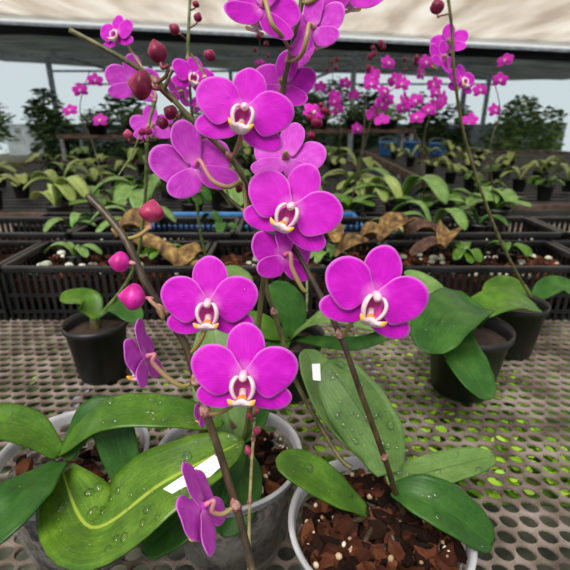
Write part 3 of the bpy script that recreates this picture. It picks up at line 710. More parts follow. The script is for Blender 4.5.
# ================================================================ BENCH
bench = empty('mesh_bench', (0, 0, 0), 'long nursery bench with a perforated grey-brown plastic mesh top', 'bench')
mb = MB(); pitch = .0222; rh = pitch*.455; hexR = pitch/math.sqrt(3); nseg = 12
X0, X1, Y0, Y1 = -.62, .62, .02, .93
row = 0; y = Y0
while y < Y1:
    x = X0 + (pitch/2 if row % 2 else 0)
    while x < X1:
        vs = []
        for i in range(nseg):
            a = 2*PI*i/nseg + PI/6
            # point on hexagon boundary in direction a
            am = (a - PI/6) % (PI/3) - PI/6
            hr = hexR*math.cos(PI/6)/math.cos(am) if True else hexR
            aa = a - PI/6
            am = ((aa + PI/6) % (PI/3)) - PI/6
            hr = hexR*math.cos(PI/6)/math.cos(am)
            vs.append((x+hr*math.cos(aa), y+hr*math.sin(aa), BENCH+.002))
        for i in range(nseg):
            aa = 2*PI*i/nseg; vs.append((x+rh*math.cos(aa), y+rh*math.sin(aa), BENCH+.0032))
        for i in range(nseg):
            aa = 2*PI*i/nseg; vs.append((x+rh*1.02*math.cos(aa), y+rh*1.02*math.sin(aa), BENCH-.003))
        fs = [(i, (i+1) % nseg, nseg+(i+1) % nseg, nseg+i) for i in range(nseg)] + [(nseg+i, nseg+(i+1) % nseg, 2*nseg+(i+1) % nseg, 2*nseg+i) for i in range(nseg)]
        mb.add(vs, fs); x += pitch
    y += pitch*math.sqrt(3)/2; row += 1
mb.build('mesh_top', M['mesh'], bench)
mb = MB()
for yy in [.95+.045*i for i in range(19)]: mb.box((0, yy, BENCH-.004), (2.6, .032, .012))
mb.build('slat_top', M['mesh'], bench, False)
for a, b in (((-1.3, -.02, BENCH-.02), (1.3, -.02, BENCH-.02)), ((-1.3, .94, BENCH-.025), (1.3, .94, BENCH-.025)), ((-1.3, 1.8, BENCH-.02), (1.3, 1.8, BENCH-.02)), ((.155, 0, BENCH-.018), (.155, 1.8, BENCH-.018)), ((-.33, 0, BENCH-.018), (-.33, 1.8, BENCH-.018))):
    m_ = MB(); m_.bar(a, b, .016, .026); m_.build('rail', M['steel'], bench, False)
for x in (-1.28, 1.28):
    for y in (0, .9, 1.78):
        m_ = MB(); m_.bar((x, y, 0), (x, y, BENCH-.02), .035); m_.build('leg', M['steel'], bench, False)
# weeds sprouting just under and through the mesh
def weeds(name, x0, x1, y0, y1, n, mat, label, zlo=-.035, zhi=-.004, s=(.004, .009), seed=1, dens=None):
    rr = random.Random(seed); mb = MB(); i = 0
    while i < n:
        x, y = rr.uniform(x0, x1), rr.uniform(y0, y1)
        if dens and rr.random() > dens(x, y): i += 1; continue
        z = BENCH + rr.uniform(zlo, zhi); r = rr.uniform(*s); rot = Matrix.Rotation(rr.uniform(0, 6.3), 3, 'Z') @ Matrix.Rotation(rr.uniform(-.7, .7), 3, 'X')
        vs = [Vector((x, y, z)) + rot @ Vector((r*math.cos(t)*1.3, r*math.sin(t), .15*r*math.cos(2*t))) for t in [2*PI*j/7 for j in range(7)]]
        mb.add(vs, [tuple(range(7))]); i += 1
    o = mb.build(name, M[mat], None); return tag(o, label, 'weeds', kind='stuff')
dn = lambda x, y: max(0.0, noise.noise(Vector((x*9, y*9, 3.1)))*2.2+.25) + math.exp(-((x-.22)**2+(y-.58)**2)/.012)
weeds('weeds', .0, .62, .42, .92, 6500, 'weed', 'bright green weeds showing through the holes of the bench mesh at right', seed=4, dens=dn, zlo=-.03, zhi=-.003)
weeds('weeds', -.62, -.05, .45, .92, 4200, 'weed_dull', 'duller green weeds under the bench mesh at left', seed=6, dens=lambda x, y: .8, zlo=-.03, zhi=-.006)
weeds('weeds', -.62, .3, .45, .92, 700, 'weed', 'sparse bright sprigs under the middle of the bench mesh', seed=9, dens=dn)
mb = MB(); n = 40
vs = [(-.7+1.4*i/n, .43+.5*j/n, BENCH-.045+.012*noise.noise(Vector((i*.5, j*.5, 0)))) for j in range(n+1) for i in range(n+1)]
mb.add(vs, [(j*(n+1)+i, j*(n+1)+i+1, (j+1)*(n+1)+i+1, (j+1)*(n+1)+i) for j in range(n) for i in range(n)])
tag(mb.build('moss_mat', M['moss'], None, solid=.006), 'mossy growing mat lying under the bench mesh', 'moss mat', kind='stuff')

# ================================================================ CRATES
def crate(x, y, w, dpt, h, label, mat='crate', z=BENCH+.004, name='plastic_crate', rimm=None, cat='crate'):
    o = empty(name, (x, y, z), label, cat)
    mb = MB()
    for s in (-1, 1):
        k = int(w/.016)
        for i in range(k+1):
            mb.box((-w/2+w*i/k, s*dpt/2, h/2), (.0075, .004, h))
        k = int(dpt/.016)
        for i in range(k+1): mb.box((s*w/2, -dpt/2+dpt*i/k, h/2), (.004, .0075, h))
        for zz in (.02, h*.5):
            mb.box((0, s*dpt/2, zz), (w, .005, .008)); mb.box((s*w/2, 0, zz), (.005, dpt, .008))
    mb.build('slatted_wall', M[mat], o, False)
    b = MB(); b.box((0, 0, .005), (w-.004, dpt-.004, .006)); b.build('base', M[mat], o, False)
    r = MB(); t = .012
    for s in (-1, 1):
        r.box((0, s*dpt/2, h), (w+t, t, .014)); r.box((s*w/2, 0, h), (t, dpt+t, .014))
    rr_ = r.build('rim', M[rimm or mat], o, False)
    md = rr_.modifiers.new('b', 'BEVEL'); md.width = .003; md.segments = 2
    return o
fronts = []
for i, (x, nm) in enumerate(((-.80, 'left-edge'), (-.385, 'left'), (.03, 'middle'), (.445, 'right'), (.86, 'right-edge'))):
    crate(x, .975, .40, .20, .115, f'{nm} black slatted crate in the front row, filled with bark and old leaves')
    crate(x+.05, 1.185, .40, .18, .13, f'{nm} black slatted crate in the second row')
for x, w_, lab in ((-.245, .32, 'blue-rimmed tray behind the crates left of the flower spikes'), (.085, .29, 'blue-rimmed tray behind the crates right of centre')):
    crate(x, 1.40, w_, .19, .098, lab, 'crate', name='plant_tray', rimm='blue', cat='tray')
crate(.44, 1.40, .36, .19, .098, 'all-black tray behind the crates towards the right edge', name='plant_tray', cat='tray')
crate(-.62, 1.40, .36, .19, .098, 'all-black tray behind the crates at the left edge', name='plant_tray', cat='tray')
def bed(x0, x1, y0, y1, z, label, seed, mats=('bark',), n=500, s=(.012, .03)):
    rr = random.Random(seed); mb = MB(); mb.box(((x0+x1)/2, (y0+y1)/2, z-.02), (x1-x0, y1-y0, .05))
    for _ in range(n): chip(mb, (rr.uniform(x0+.01, x1-.01), rr.uniform(y0+.01, y1-.01), z+rr.uniform(0, .012)), rr.uniform(*s), rr)
    for _ in range(n//7):
        cc = Vector((rr.uniform(x0+.01, x1-.01), rr.uniform(y0+.01, y1-.01), z+rr.uniform(.004, .02))); q = rr.uniform(.004, .013)
        mb.lathe([(q*math.sin(PI*i/4)+.0001, -q*.6*math.cos(PI*i/4)) for i in range(5)], cc, 7, 1)
    tag(mb.build('bark_mulch', [M['bark'], M['sphag']], None, False), label, 'mulch', kind='stuff')
for i, (x, nm) in enumerate(((-.80, 'left-edge'), (-.385, 'left'), (.03, 'middle'), (.445, 'right'), (.86, 'right-edge'))):
    bed(x-.19, x+.19, .885, 1.065, BENCH+.085, f'bark mulch filling the {nm} front crate', 50+i, n=260)
    bed(x-.14, x+.24, 1.105, 1.265, BENCH+.085, f'bark mulch filling the {nm} second-row crate', 60+i, n=160)

# log, dead leaves, seedlings in the front crates
lg = MB(); pp = crom([P(138,238,1.02), P(160,245,1.0), P(180,260,.97), P(200,268,.955)], 6)
lg.tube(pp, [.016*(1+.3*noise.noise(p*60)) for p in pp], 12)
tag(lg.build('driftwood_stick', M['dead'], None), 'ochre mossy driftwood stick lying across the left front crate', 'stick')
def dead_leaf(px, py, d, Lw, Ww, ang, label, mat='dead', curl=.8):
    a = math.radians(ang); c_ = P(px, py, d); ax = Vector((math.cos(a), math.sin(a)*.6, .25*math.sin(a*2))).normalized()
    mb = MB(); leaf_mb(mb, [c_-ax*Lw/2, c_+Vector((0, 0, Lw*.18)), c_+ax*Lw/2], Ww, Vector((0, -.4, 1)).normalized(), curl, 14, 8, wav=.12, seed=int(px))
    o = mb.build('dead_leaf', M[mat], None, True, .0012, origin=c_); o.location = c_
    return tag(o, label, 'leaf', 'dead leaves in the crates')
for t in ((190,262,.97,.07,.05,60,'tan curled leaf at the lower end of the driftwood stick'), (133,232,1.03,.08,.06,20,'pinkish-tan curled leaf at the upper end of the driftwood stick'),
          (330,240,1.0,.09,.06,100,'olive-brown leaf left of the right front flower, at the crate edge'), (352,250,.99,.085,.035,35,'long tan leaf just above the right front flower'),
          (394,232,1.0,.095,.05,50,'largest ochre leaf standing in the right crate'), (420,234,1.02,.07,.045,150,'rust-coloured folded leaf behind the ochre one at right'),
          (428,252,.98,.08,.035,20,'brown leaf curled over the right crate rim'), (372,240,1.02,.07,.05,120,'short yellowish leaf between tan and ochre ones'), (446,240,1.0,.08,.05,70,'dry leaf at the far right edge of the crate')):
    dead_leaf(*t, mat='dead_dark' if 'rust' in t[6] or 'brown leaf curled' in t[6] else 'dead')

# ---------------------------------------------------------------- seedlings and rosettes
def rosette(name, nl, L, W, mat, r=.045, h=.09, seed=0, up=.5, pot='black'):
    rr = random.Random(seed); o = empty(name, (0, 0, 0))
    black_pot(o, r, h); a0 = rr.uniform(0, 6)
    for i in range(nl):
        a = a0 + i*PI*(1 if nl < 3 else .92) + rr.uniform(-.3, .3); l = L*rr.uniform(.75, 1.1); e = up*rr.uniform(.6, 1.4)
        dx = Vector((math.cos(a), math.sin(a), 0)); b = Vector((0, 0, h*.84))
        mb = MB(); leaf_mb(mb, [b, b+dx*l*.3+Vector((0, 0, l*.42*e+l*.08)), b+dx*l*.68+Vector((0, 0, l*.5*e)), b+dx*l+Vector((0, 0, l*.25*(e-.2)))], W*rr.uniform(.85, 1.1), Vector((0, 0, 1)), .25, 12, 4, seed=seed*9+i)
        mb.build('leaf', M[mat], o, True, .0015)
    return o
protos = []
for i, (nl, L, W, mt, up) in enumerate(((5,.13,.055,'leaf_back',.7), (4,.16,.065,'leaf_lime',.9), (6,.11,.05,'leaf',.8), (5,.15,.06,'leaf_lime',.5), (5,.19,.075,'leaf_back',.9), (4,.12,.05,'leaf_dark',.8))):
    protos.append(rosette('potted_plant', nl, L, W, mt, seed=100+i, up=up))
used = set()
def place(k, x, y, z, rz, sc, label, group=None):
    o = protos[k]
    if k in used: o = copy_tree(o)
    used.add(k); o.location = (x, y, z); o.rotation_euler = (0, 0, rz); o.scale = (sc,)*3
    return tag(o, label, 'potted plant', group)
# row standing in / behind the blue-rimmed trays on the near bench
Z1 = BENCH+.012
row1 = [(4, .42, 1.56, .6, 1.15, 'large potted plant with long soft green leaves right of the magenta flower cluster'),
        (1, .31, 1.64, 2.0, 1.0, 'lime-leaved plant in a black pot beside the long-leaved one'),
        (3, .16, 1.66, 4.2, .95, 'pale lime plant in a black pot right behind the upper front flowers'),
        (0, -.02, 1.62, 1.0, 1.0, 'mid-green plant hidden partly by the upper front flowers'),
        (4, -.20, 1.60, 3.0, 1.0, 'broad-leaved plant below the pale back-facing bloom'),
        (5, -.36, 1.64, .3, 1.0, 'dark-leaved plant left of the tall thin spike'),
        (4, -.52, 1.58, 5.2, 1.05, 'broad soft-green plant at the left edge beyond the crates'),
        (2, .60, 1.62, 2.2, 1.1, 'green plant at the right edge behind the long-leaved one'),
        (0, .76, 1.58, 4.0, 1.1, 'far right plant at the back of the mesh bench'),
        (0, -.70, 1.62, 2.5, 1.1, 'far left plant at the back of the mesh bench'),
        (1, -.86, 1.60, 2.5, 1.0, 'lime plant past the left edge at the back of the mesh bench')]
for t in row1: place(t[0], t[1], t[2]+.085, Z1, t[3], t[4], t[5], 'potted plants along the back of the mesh bench')
for k, x, y, rz, sc, lb in ((2, .40, .955, 1.2, .55, 'small bright seedling beside the ochre dead leaf in the right crate'), (2, -.27, .97, 3.2, .5, 'small seedling beside the driftwood stick'), (0, .10, .97, .4, .45, 'small seedling at the edge of the middle crate'),
                            (2, .52, 1.0, 5.0, .5, 'small seedling near the right rim of the right crate'), (0, -.48, .98, 2.4, .5, 'small seedling at the left end of the left crate')):
    place(k, x, y, BENCH+.075, rz, sc, lb, 'seedlings in the front crates')
for k, x, y, rz, sc, lb in ((4, .40, 1.19, .5, .62, 'green plant in a low pot in the second crate row, above the tan dead leaf'), (3, .29, 1.18, 2.6, .55, 'lime plant in the second crate row, right of the upper front flowers'), (5, .53, 1.20, 4.4, .7, 'dark plant in the second crate row near the right edge'),
                            (4, -.40, 1.19, 1.5, .6, 'soft-green plant in the second crate row above the driftwood stick'), (5, -.17, 1.18, 3.6, .6, 'dark plant in the second crate row right of the thin spike'), (0, -.58, 1.19, .5, .6, 'green plant in the second crate row past the left edge')):
    place(k, x, y, BENCH+.078, rz, sc, lb, 'plants in the second crate row')
nm_x = ['outermost left', 'second from left', 'third from left', 'fourth from left', 'left of middle', 'middle', 'right of middle', 'second from right', 'outermost right']
# ================================================================ FAR BENCHES
def slat_bench(x0, x1, y0, y1, zt, label, name='plant_bench', topm='steel_dark'):
    o = empty(name, ((x0+x1)/2, (y0+y1)/2, 0), label, 'bench'); c0 = Vector(o.location)
    mb = MB(); n = int((y1-y0)/.09)
    for i in range(n+1): mb.box((0, -(y1-y0)/2+(y1-y0)*i/n, zt-.01), (x1-x0, .045, .016))
    mb.build('slatted_top', M[topm], o, False)
    for (a, b) in (((-1, -1), (1, -1)), ((-1, 1), (1, 1)), ((-1, -1), (-1, 1)), ((1, -1), (1, 1))):
        m_ = MB(); m_.bar((a[0]*(x1-x0)/2, a[1]*(y1-y0)/2, zt), (b[0]*(x1-x0)/2, b[1]*(y1-y0)/2, zt), .03, .045); m_.build('edge_rail', M['rust'], o, False)
    for a in (-1, 1):
        for b in (-1, 1):
            m_ = MB(); m_.bar((a*(x1-x0)/2*.96, b*(y1-y0)/2*.96, 0), (a*(x1-x0)/2*.96, b*(y1-y0)/2*.96, zt-.02), .04); m_.build('leg', M['steel'], o, False)
    return o
slat_bench(-2.4, .62, 2.0, 4.4, .76, 'dark slatted bench crowded with small green plants in the middle distance')
slat_bench(.86, 3.0, 1.98, 5.0, .80, 'side bench with a rusty rail running away on the right')
ys = ['front', 'second', 'third', 'fourth', 'rear']
for j, y in enumerate((2.14, 2.45, 2.85, 3.4, 4.1)):
    for i in range(7):
        x = -1.75 + i*.36 + R.uniform(-.05, .05)
        if x > .5: continue
        place(R.choice((0, 1, 3, 3, 2, 1)), x, y+R.uniform(-.04, .04), .77, R.uniform(0, 6), R.uniform(1.0, 1.25), f'small potted plant on the dark slatted bench, {ys[j]} row, {nm_x[i+1]}', 'potted plants on the dark slatted bench')
for j, y in enumerate((2.15, 2.4, 2.7, 3.1, 3.6, 4.2)):
    for i in range(4):
        x = .98 + i*.26
        place(R.choice((1, 3, 2, 1)), x, y, .81, R.uniform(0, 6), R.uniform(.7, .85), f'little potted plant on the rusty-railed side bench, {(ys+["last"])[j]} row, {["beside the rail", "second from the rail", "third from the rail", "fourth from the rail"][i]}', 'potted plants on the side bench')
# navy sheet hung on the side bench, blue drums
sh = MB(); n = 24
for i in range(n+1):
    yy = 2.02+2.9*i/n; xx = .835+.008*math.sin(i*1.9)
    sh.v += [Vector((xx, yy, .75)), Vector((xx-.004*math.sin(i), yy, .12))]; sh.uv += [(0, 0)]*2; sh.uv2 += [(0, 0)]*2
sh.f = [[2*i, 2*i+1, 2*i+3, 2*i+2] for i in range(n)]; sh.m = [0]*n
tag(sh.build('hanging_sheet', M['navy'], None, solid=.003), 'dark navy sheet hanging along the side bench', 'sheet')
def bucket(x, y, z, r, h, label):
    o = empty('plastic_bucket', (x, y, z), label, 'bucket'); mb = MB()
    mb.lathe([(.001, .002), (r*.8, .002), (r*.83, .01), (r*.98, h*.9), (r*1.03, h*.91), (r*1.03, h), (r*.96, h), (r*.93, h*.9), (r*.78, .02), (.001, .02)], n=28); mb.build('bucket_body', M['blue'], o)
    l = MB(); l.tube([Vector((r*1.0*math.cos(t), r*.25, h+r*.5*math.sin(t))) for t in [PI*i/12 for i in range(13)]], .003, 6); l.build('handle', M['steel'], o)
bucket(1.01, 4.60, .812, .085, .13, 'leftmost small blue bucket at the far end of the side bench')
bucket(1.26, 4.62, .812, .085, .13, 'middle small blue bucket at the far end of the side bench')
bucket(1.50, 4.58, .812, .085, .12, 'rightmost small blue bucket at the far end of the side bench')

# ---------------------------------------------------------------- flowering orchids behind (magenta cluster)
def far_flower_mesh(seed):
    mb = MB(); rr = random.Random(seed)
    for mir in (False, True):
        petal_mesh(mb, OUT_PETAL, mir, zpet, .05, seed+mir, n=2, rings=3)
        petal_mesh(mb, OUT_LAT, mir, zsep, .04, seed+3+mir, n=2, rings=3)
    petal_mesh(mb, OUT_DORSAL, False, zsep, .04, seed+7, n=2, rings=3)
    mb.box((0, -.12, .12), (.16, .3, .14), 1)
    mb.lathe([(.001,-.09),(.06,-.07),(.09,-.03),(.08,.03)], (0,0,-.02), 8, 0)
    mb.lathe([(.001,-.1),(.07,-.06),(.08,.0),(.05,.06),(.001,.09)], (0,-.02,.12), 8, 1)
    mb.tube([(0, 0, -.08), (0, -.02, -.35), (0, -.25, -.6)], .05, 6, 0)
    o = mb.build('flower', [M['petal_far'], M['lip_white']], None, True, .02); C.objects.unlink(o); return o
FF = [far_flower_mesh(s) for s in (1, 20, 40)]
def far_flower(root, px, py, d, u):
    pos = P(px, py, d); n = camdir(R.uniform(-.7, .7), R.uniform(-.3, .2), R.choice((1, 1, .7, -.7)))
    o = R.choice(FF).copy(); C.objects.link(o); o.parent = root
    o.matrix_local = Matrix.Translation(-root.location) @ flower_basis(pos, n, R.uniform(-25, 25), u); return o
def far_orchid(bx, by, spikes, flowers, buds, label, zb=Z1, u=.027, dd=None):
    o = empty('potted_orchid', (bx, by, zb), label, 'potted plant', 'flowering orchids in the distance')
    black_pot(o, .05, .10)
    for i in range(4):
        a = i*1.6+bx*9; dx = Vector((math.cos(a), math.sin(a), 0)); b = Vector((0, 0, .085))
        mb = MB(); leaf_mb(mb, [b, b+dx*.05+Vector((0, 0, .04)), b+dx*.13+Vector((0, 0, .04))], .05, Vector((0, 0, 1)), .25, 10, 4, seed=i); mb.build('leaf', M['leaf_back' if i % 2 else 'leaf'], o, True, .0015)
    for s in spikes:
        stem(o, [Vector((bx, by, zb+.085))]+[q for q in s], .0022, 'stem_dark', [], r1=.0014)
    for (x, y, d) in flowers: far_flower(o, x, y, d, u)
    for (x, y, d) in buds:
        bd = MB(); q = R.uniform(2.4, 4)*d/F/1.2; bd.lathe([(q*math.sin(PI*i/6)+.0001, -q*1.1*math.cos(PI*i/6)) for i in range(7)], P(x, y, d), 8); bd.build('bud', M['bud'], o, origin=o.location)
    return o
D = 1.50
def K(*pts, d=D): return [(285+x/3.4545, y/3.4545, d+R.uniform(-.04, .04)) for x, y in pts]
far_orchid(.225, 1.56, [[(362,150,1.52), (366,100,1.5), (371,70,1.5), (381,64,1.49), (372,40,1.48)], [(366,140,1.52), (377,105,1.5), (398,85,1.49)]],
           K((357,217),(305,255),(298,290),(343,315),(380,275),(405,290),(335,360),(300,395),(335,415),(300,270),(350,345)), K((308,185),(340,162),(303,165),(295,195),(288,235),(330,150)),
           'orchid with the densest magenta flower cluster, right of the upper front flowers')
far_orchid(.49, 1.56, [[(420,150,1.52), (408,110,1.5), (404,88,1.5), (405,62,1.48)], [(424,140,1.52), (432,110,1.5), (436,80,1.5)]],
           K((412,345),(408,370),(450,348),(470,255),(487,215),(455,405),(495,380),(515,290),(525,360),(545,340),(520,320)), K((417,240),(415,205),(452,215),(455,200)),
           'orchid with magenta flowers nearest the right edge of the picture')
far_orchid(.09, 2.28, [[(338,150,1.85), (336,110,1.83), (333,80,1.82), (330,55,1.80)]],
           K((172,330),(103,382),(182,380),(250,445),(172,350), d=1.8), K((145,240),(160,215),(180,205),(175,235), d=1.8), 'slender orchid with scattered magenta flowers just right of the upper blooms', .77, .028)
far_orchid(-.05, 2.29, [[(312,140,2.1), (318,110,2.1), (336,88,2.1)]], K((122,302),(208,287),(238,328), d=2.1), K((135,375),(150,390), d=2.0), 'small orchid with three magenta flowers against the pale opening', .77, .03)
far_orchid(-.24, 2.29, [[(258,130,1.9), (259,80,1.9), (260,35,1.88)]], [(262,62,1.88), (258,63,1.9)], [(255,50,1.88), (266,44,1.88), (268,56,1.88), (259,36,1.88)], 'thin distant orchid above the top front flower, nearly all in bud', .77, .016)
far_orchid(.74, 1.56, [[(490,150,1.5), (500,110,1.5), (490,70,1.5)]], [(480,90,1.5), (500,80,1.5), (495,110,1.5), (470,120,1.5), (505,60,1.5)], [], 'orchid past the right edge with a loose magenta cluster')
far_orchid(-.62, 1.56, [[(95,150,1.6), (80,110,1.58), (90,70,1.57)]], [(80,90,1.57), (95,80,1.57), (70,110,1.57), (100,120,1.57)], [], 'orchid past the left edge with a loose magenta cluster')
# nearer orchid at the right border
o = mid_plant(.42, .74, 'black-potted orchid beyond the right edge whose bloom cluster enters at upper right', r=.05)
stem(o, [(532,300,.83), (500,240,.78), (468,150,.70), (455,80,.64), (452,30,.62), (447,-10,.60)], .0026, 'stem', [], r1=.002)
flower(o, 441, 58, .62, .0255, (-.55, 0, -.75), 10, 'petal_hot', 3, [(448,70,.63), (454,74,.64)], 'pedicel_green')
flower(o, 449, 42, .64, .0260, (.4, 0, -.9), 0, 'petal_hot', 2, [(452,46,.635), (453,48,.63)], 'pedicel_green')
flower(o, 462, 80, .66, .0260, (.4, 0, .9), 0, 'petal_hot', 5, [(458,90,.655), (456,92,.65)], 'pedicel_green')
bud(o, 437, 6, .60, 16, 13, 95, 'bud', [(440,16,.60), (449,14,.61)])
leaf(o, [(532,302,.83), (510,285,.85), (485,295,.84)], 26, (0, .8, .6), 'leaf', .2, 0, 91)
leaf(o, [(532,302,.83), (555,285,.85), (580,295,.84)], 26, (0, .8, .6), 'leaf_dark', .2, 0, 92)
# budding orchid behind the second flower
o = far_orchid(.04, 1.56, [[(300,180,1.3), (300,150,1.2), (311,125,1.1), (318,108,1.08)]], [(314,112,1.08)], [], 'slim orchid with dark round buds beside the upper front flowers')
for (x, y, w) in ((310,117,8), (317,122,12), (311,135,9), (321,105,6), (324,110,8)): bud(o, x, y, 1.08, w, w*.95, 70, 'bud')

# ================================================================ SETTING
def struct(name, mb, mat, smooth=False, solid=0):
    o = mb.build(name, mat, None, smooth, solid); o['kind'] = 'structure'; return o
mb = MB(); mb.box((0, 5, -.02), (18, 24, .04)); struct('floor', mb, M['ground'])
def sheet(x0, x1, y0, y1, zf, nx=40, ny=24):
    mb = MB(); vs = [(x0+(x1-x0)*i/nx, y0+(y1-y0)*j/ny, zf(x0+(x1-x0)*i/nx, y0+(y1-y0)*j/ny)) for j in range(ny+1) for i in range(nx+1)]
    mb.add(vs, [(j*(nx+1)+i, j*(nx+1)+i+1, (j+1)*(nx+1)+i+1, (j+1)*(nx+1)+i) for j in range(ny) for i in range(nx)]); return mb
EDGE = lambda x: 7.45 - x*.12
TL = .0437
def zroof(x, y): return 2.345 - TL*x + .02*noise.noise(Vector((x*.8, y*.5, 0)))
rf = sheet(-6.5, 6.5, 1.0, 7.4, zroof)
struct('ceiling', rf, M['roof'], True, .006)
hm = MB(); hm.bar((-6.5, 7.46, 2.325+TL*6.5), (6.5, 7.46, 2.325-TL*6.5), .16, .05); struct('trim_1', hm, M['roof_hem'])
hm = MB(); hm.bar((-6.5, 7.6, 2.275+TL*6.5), (6.5, 7.6, 2.275-TL*6.5), .03, .04); struct('trim_2', hm, M['steel'])
r2 = sheet(-8, 8, 8.6, 14.2, lambda x, y: 2.27 - TL*.7*x + .08*abs(math.sin(x*.55))+.02*noise.noise(Vector((x, y, 2))), 60, 16)
s2 = struct('ceiling', r2, M['shade'], True, .01)
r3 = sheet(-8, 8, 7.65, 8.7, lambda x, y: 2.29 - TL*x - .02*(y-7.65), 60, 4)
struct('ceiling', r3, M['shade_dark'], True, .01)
for i, (x, y) in enumerate(((-3.4, 12.5), (-1.5, 13.6), (1.25, 9.0), (3.9, 10.6), (-5.05, 10.6), (5.2, 12.5), (.3, 13.6))):
    m_ = MB(); m_.bar((x, y, 0), (x, y, 2.3), .09); tag(m_.build('steel_post', M['steel'], None, False), ['galvanised roof post at far left', 'galvanised roof post behind the small front-facing upper-left flower', 'grey roof post rising behind the magenta cluster', 'roof post past the right edge', 'roof post past the left edge', 'farthest right roof post', 'thin far post in the middle of the back opening'][i], 'post')
for i, (a, b) in enumerate((((-4.6, 9.8, 2.3), (-2.6, 12.5, 1.75)), ((.4, 9.0, 1.75), (1.9, 9.0, 2.3)), ((-6, 9.5, 2.22), (6, 9.5, 2.22)), ((-6, 12.5, 2.2), (6, 12.5, 2.2)), ((-6, 14.0, 1.98), (6, 14.0, 1.98)))):
    m_ = MB(); m_.bar(a, b, .05); o = struct('trim_%d' % (i+3), m_, M['steel'])
mb = MB(); mb.box((0, 14.4, .45), (17, .15, .9)); struct('wall_back', mb, M['wall'])

# bushes beyond, shelf with planters
def bush(x, y, rx, rz, z0, mat, label, n=1500, name='bush', ls=.07, seed=1, trunk=True):
    rr = random.Random(seed); o = empty(name, (x, y, 0), label, 'bush' if name == 'bush' else 'plant', 'bushes beyond the benches' if name == 'bush' else None)
    mb = MB()
    blobs = [(Vector((rr.uniform(-.6, .6)*rx, rr.uniform(-.4, .4)*rx, z0+rz*(.5+rr.uniform(-.35, .4)))), rr.uniform(.3, .55)) for _ in range(9)]
    for _ in range(n):
        cb, q = rr.choice(blobs); v = Vector((rr.gauss(0, 1), rr.gauss(0, 1), rr.gauss(0, 1))).normalized()*q*rr.uniform(.6, 1.05)
        p = cb + Vector((v.x*rx, v.y*rx*.8, v.z*rz*.7))
        if p.z < .03: continue
        s = ls*rr.uniform(.6, 1.3); rot = Matrix.Rotation(rr.uniform(0, 6.3), 3, 'Z') @ Matrix.Rotation(rr.uniform(-1.2, 1.2), 3, 'X')
        mb.add([p+rot @ Vector(k) for k in ((-s, 0, 0), (-s*.3, -s*.35, .1*s), (s*.5, -s*.3, .1*s), (s, 0, -.1*s), (s*.5, s*.3, .1*s), (-s*.3, s*.35, .1*s))], [(0, 1, 2, 3), (0, 3, 4, 5)])
    mb.build('foliage', M[mat], o)
    if trunk:
        t = MB(); t.tube([(0, 0, 0), (.03, .02, z0+rz*.3), (-.02, 0, z0+rz*.7)], [.05, .035, .02], 8); t.build('trunk', M['wood'], o)
    return o
for i, (x, y, rx, rz, z0, mt, lb) in enumerate(((-4.2, 9.2, .8, 1.45, .1, 'foliage', 'dark bush far left under the shade net'), (-2.7, 8.6, .75, 1.4, .1, 'foliage', 'dark bush behind the left-edge buds'),
        (-1.5, 10.2, .75, 1.35, .1, 'foliage_lite', 'pale bush behind the tall thin spike'), (-.35, 9.0, .75, 1.3, .1, 'foliage', 'bush behind the topmost open front flower'), (.75, 12.0, .9, 1.95, .1, 'foliage_lite', 'pale green tree-like bush in the bright opening'),
        (1.5, 9.9, .8, 1.3, .1, 'foliage', 'dark bush behind the dense magenta cluster'), (3.0, 9.4, .8, 1.4, .1, 'foliage', 'dark bush at the right side of the opening'), (4.6, 9.2, .85, 1.4, .1, 'foliage_lite', 'pale bush past the right edge'),
        (-5.9, 8.8, .85, 1.4, .1, 'foliage_lite', 'pale bush past the left edge'))):
    bush(x, y, rx, rz, z0, mt, lb, 2300, seed=200+i)
slat_bench(.1, 1.7, 6.2, 6.7, .98, 'raised brown shelf table carrying planters in the distance', 'shelf_table', 'rust')
slat_bench(-2.9, -.9, 6.0, 6.6, .92, 'raised shelf table with dark foliage at distant left', 'shelf_table', 'rust')
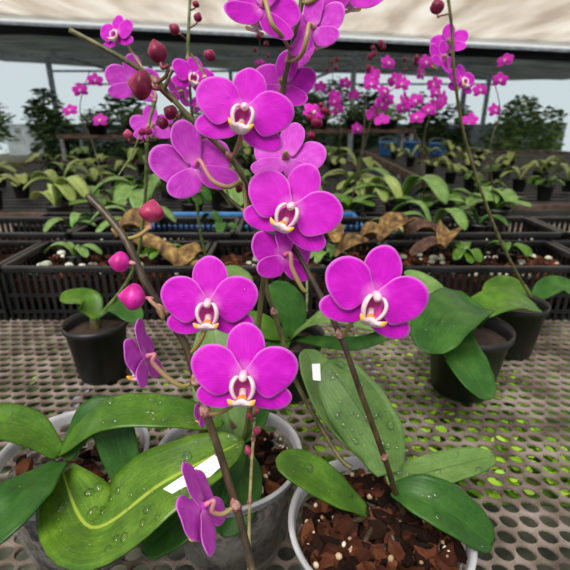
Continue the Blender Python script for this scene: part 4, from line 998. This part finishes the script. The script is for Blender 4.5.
for i, (x, y, z, mt, lb) in enumerate(((.45, 6.45, .99, 'foliage', 'left dark leafy planter on the raised brown shelf'), (.95, 6.45, .99, 'foliage', 'middle leafy planter on the raised brown shelf'), (1.4, 6.45, .99, 'foliage_lite', 'right pale leafy planter on the raised brown shelf'),
        (-2.5, 6.3, .93, 'foliage', 'leftmost leafy planter on the distant left shelf'), (-2.0, 6.3, .93, 'foliage', 'middle leafy planter on the distant left shelf'), (-1.4, 6.3, .93, 'foliage_lite', 'rightmost pale planter on the distant left shelf'))):
    o = empty('leafy_planter', (x, y, z), lb, 'planter', 'leafy planters on the raised shelves')
    m_ = MB(); m_.lathe([(.001, 0), (.10, 0), (.13, .12), (.14, .12), (.14, .14), (.12, .14), (.11, .11), (.001, .11)], n=20); m_.build('pot', M['black'], o)
    rr = random.Random(300+i); f_ = MB()
    for _ in range(420):
        v = Vector((rr.gauss(0, 1), rr.gauss(0, 1), abs(rr.gauss(0, 1))*.9)).normalized()*rr.uniform(.10, .22); p = v+Vector((0, 0, .13)); s = .03*rr.uniform(.7, 1.4)
        rot = Matrix.Rotation(rr.uniform(0, 6.3), 3, 'Z') @ Matrix.Rotation(rr.uniform(-1.2, 1.2), 3, 'X')
        f_.add([p+rot @ Vector(k) for k in ((-s, 0, 0), (0, -s*.4, .1*s), (s, 0, 0), (0, s*.4, .1*s))], [(0, 1, 2, 3)])
    f_.build('foliage', M[mt], o)

# ================================================================ LIGHT
w = bpy.data.worlds.new('sky'); bpy.context.scene.world = w; w.use_nodes = True
nt = w.node_tree; bg = nt.nodes['Background']
tc = nt.nodes.new('ShaderNodeTexCoord'); sp = nt.nodes.new('ShaderNodeSeparateXYZ'); nt.links.new(tc.outputs['Generated'], sp.inputs[0])
cl = ramp(nt, sp.outputs[2], [(.0, (.84, .97, 1.0)), (.2, (.84, .93, 1.0)), (.5, (.82, .86, .92)), (1, (.80, .82, .85))])
nt.links.new(cl, bg.inputs[0]); bg.inputs[1].default_value = .72
sd = bpy.data.lights.new('sun', 'SUN'); sd.energy = 3.7; sd.angle = math.radians(35); sd.color = (1, .96, .9)
so = bpy.data.objects.new('sun', sd); C.objects.link(so); so.rotation_euler = Vector((.30, .62, -1)).to_track_quat('-Z', 'Y').to_euler()

cam = bpy.data.cameras.new('camera'); co = bpy.data.objects.new('camera', cam); C.objects.link(co)
co.location = CAM; co.rotation_euler = (PI/2-PITCH, 0, 0)
cam.sensor_width = 36; cam.lens = F/570*36; cam.clip_start = .02; cam.clip_end = 200
cam.dof.use_dof = True; cam.dof.focus_distance = .30; cam.dof.aperture_fstop = 14
sc = bpy.context.scene; sc.camera = co
sc.view_settings.view_transform = 'Standard'; sc.view_settings.look = 'None'; sc.view_settings.exposure = 0.0; sc.view_settings.gamma = 1
sc.cycles.max_bounces = 8; sc.cycles.transparent_max_bounces = 12
bpy.context.view_layer.update()
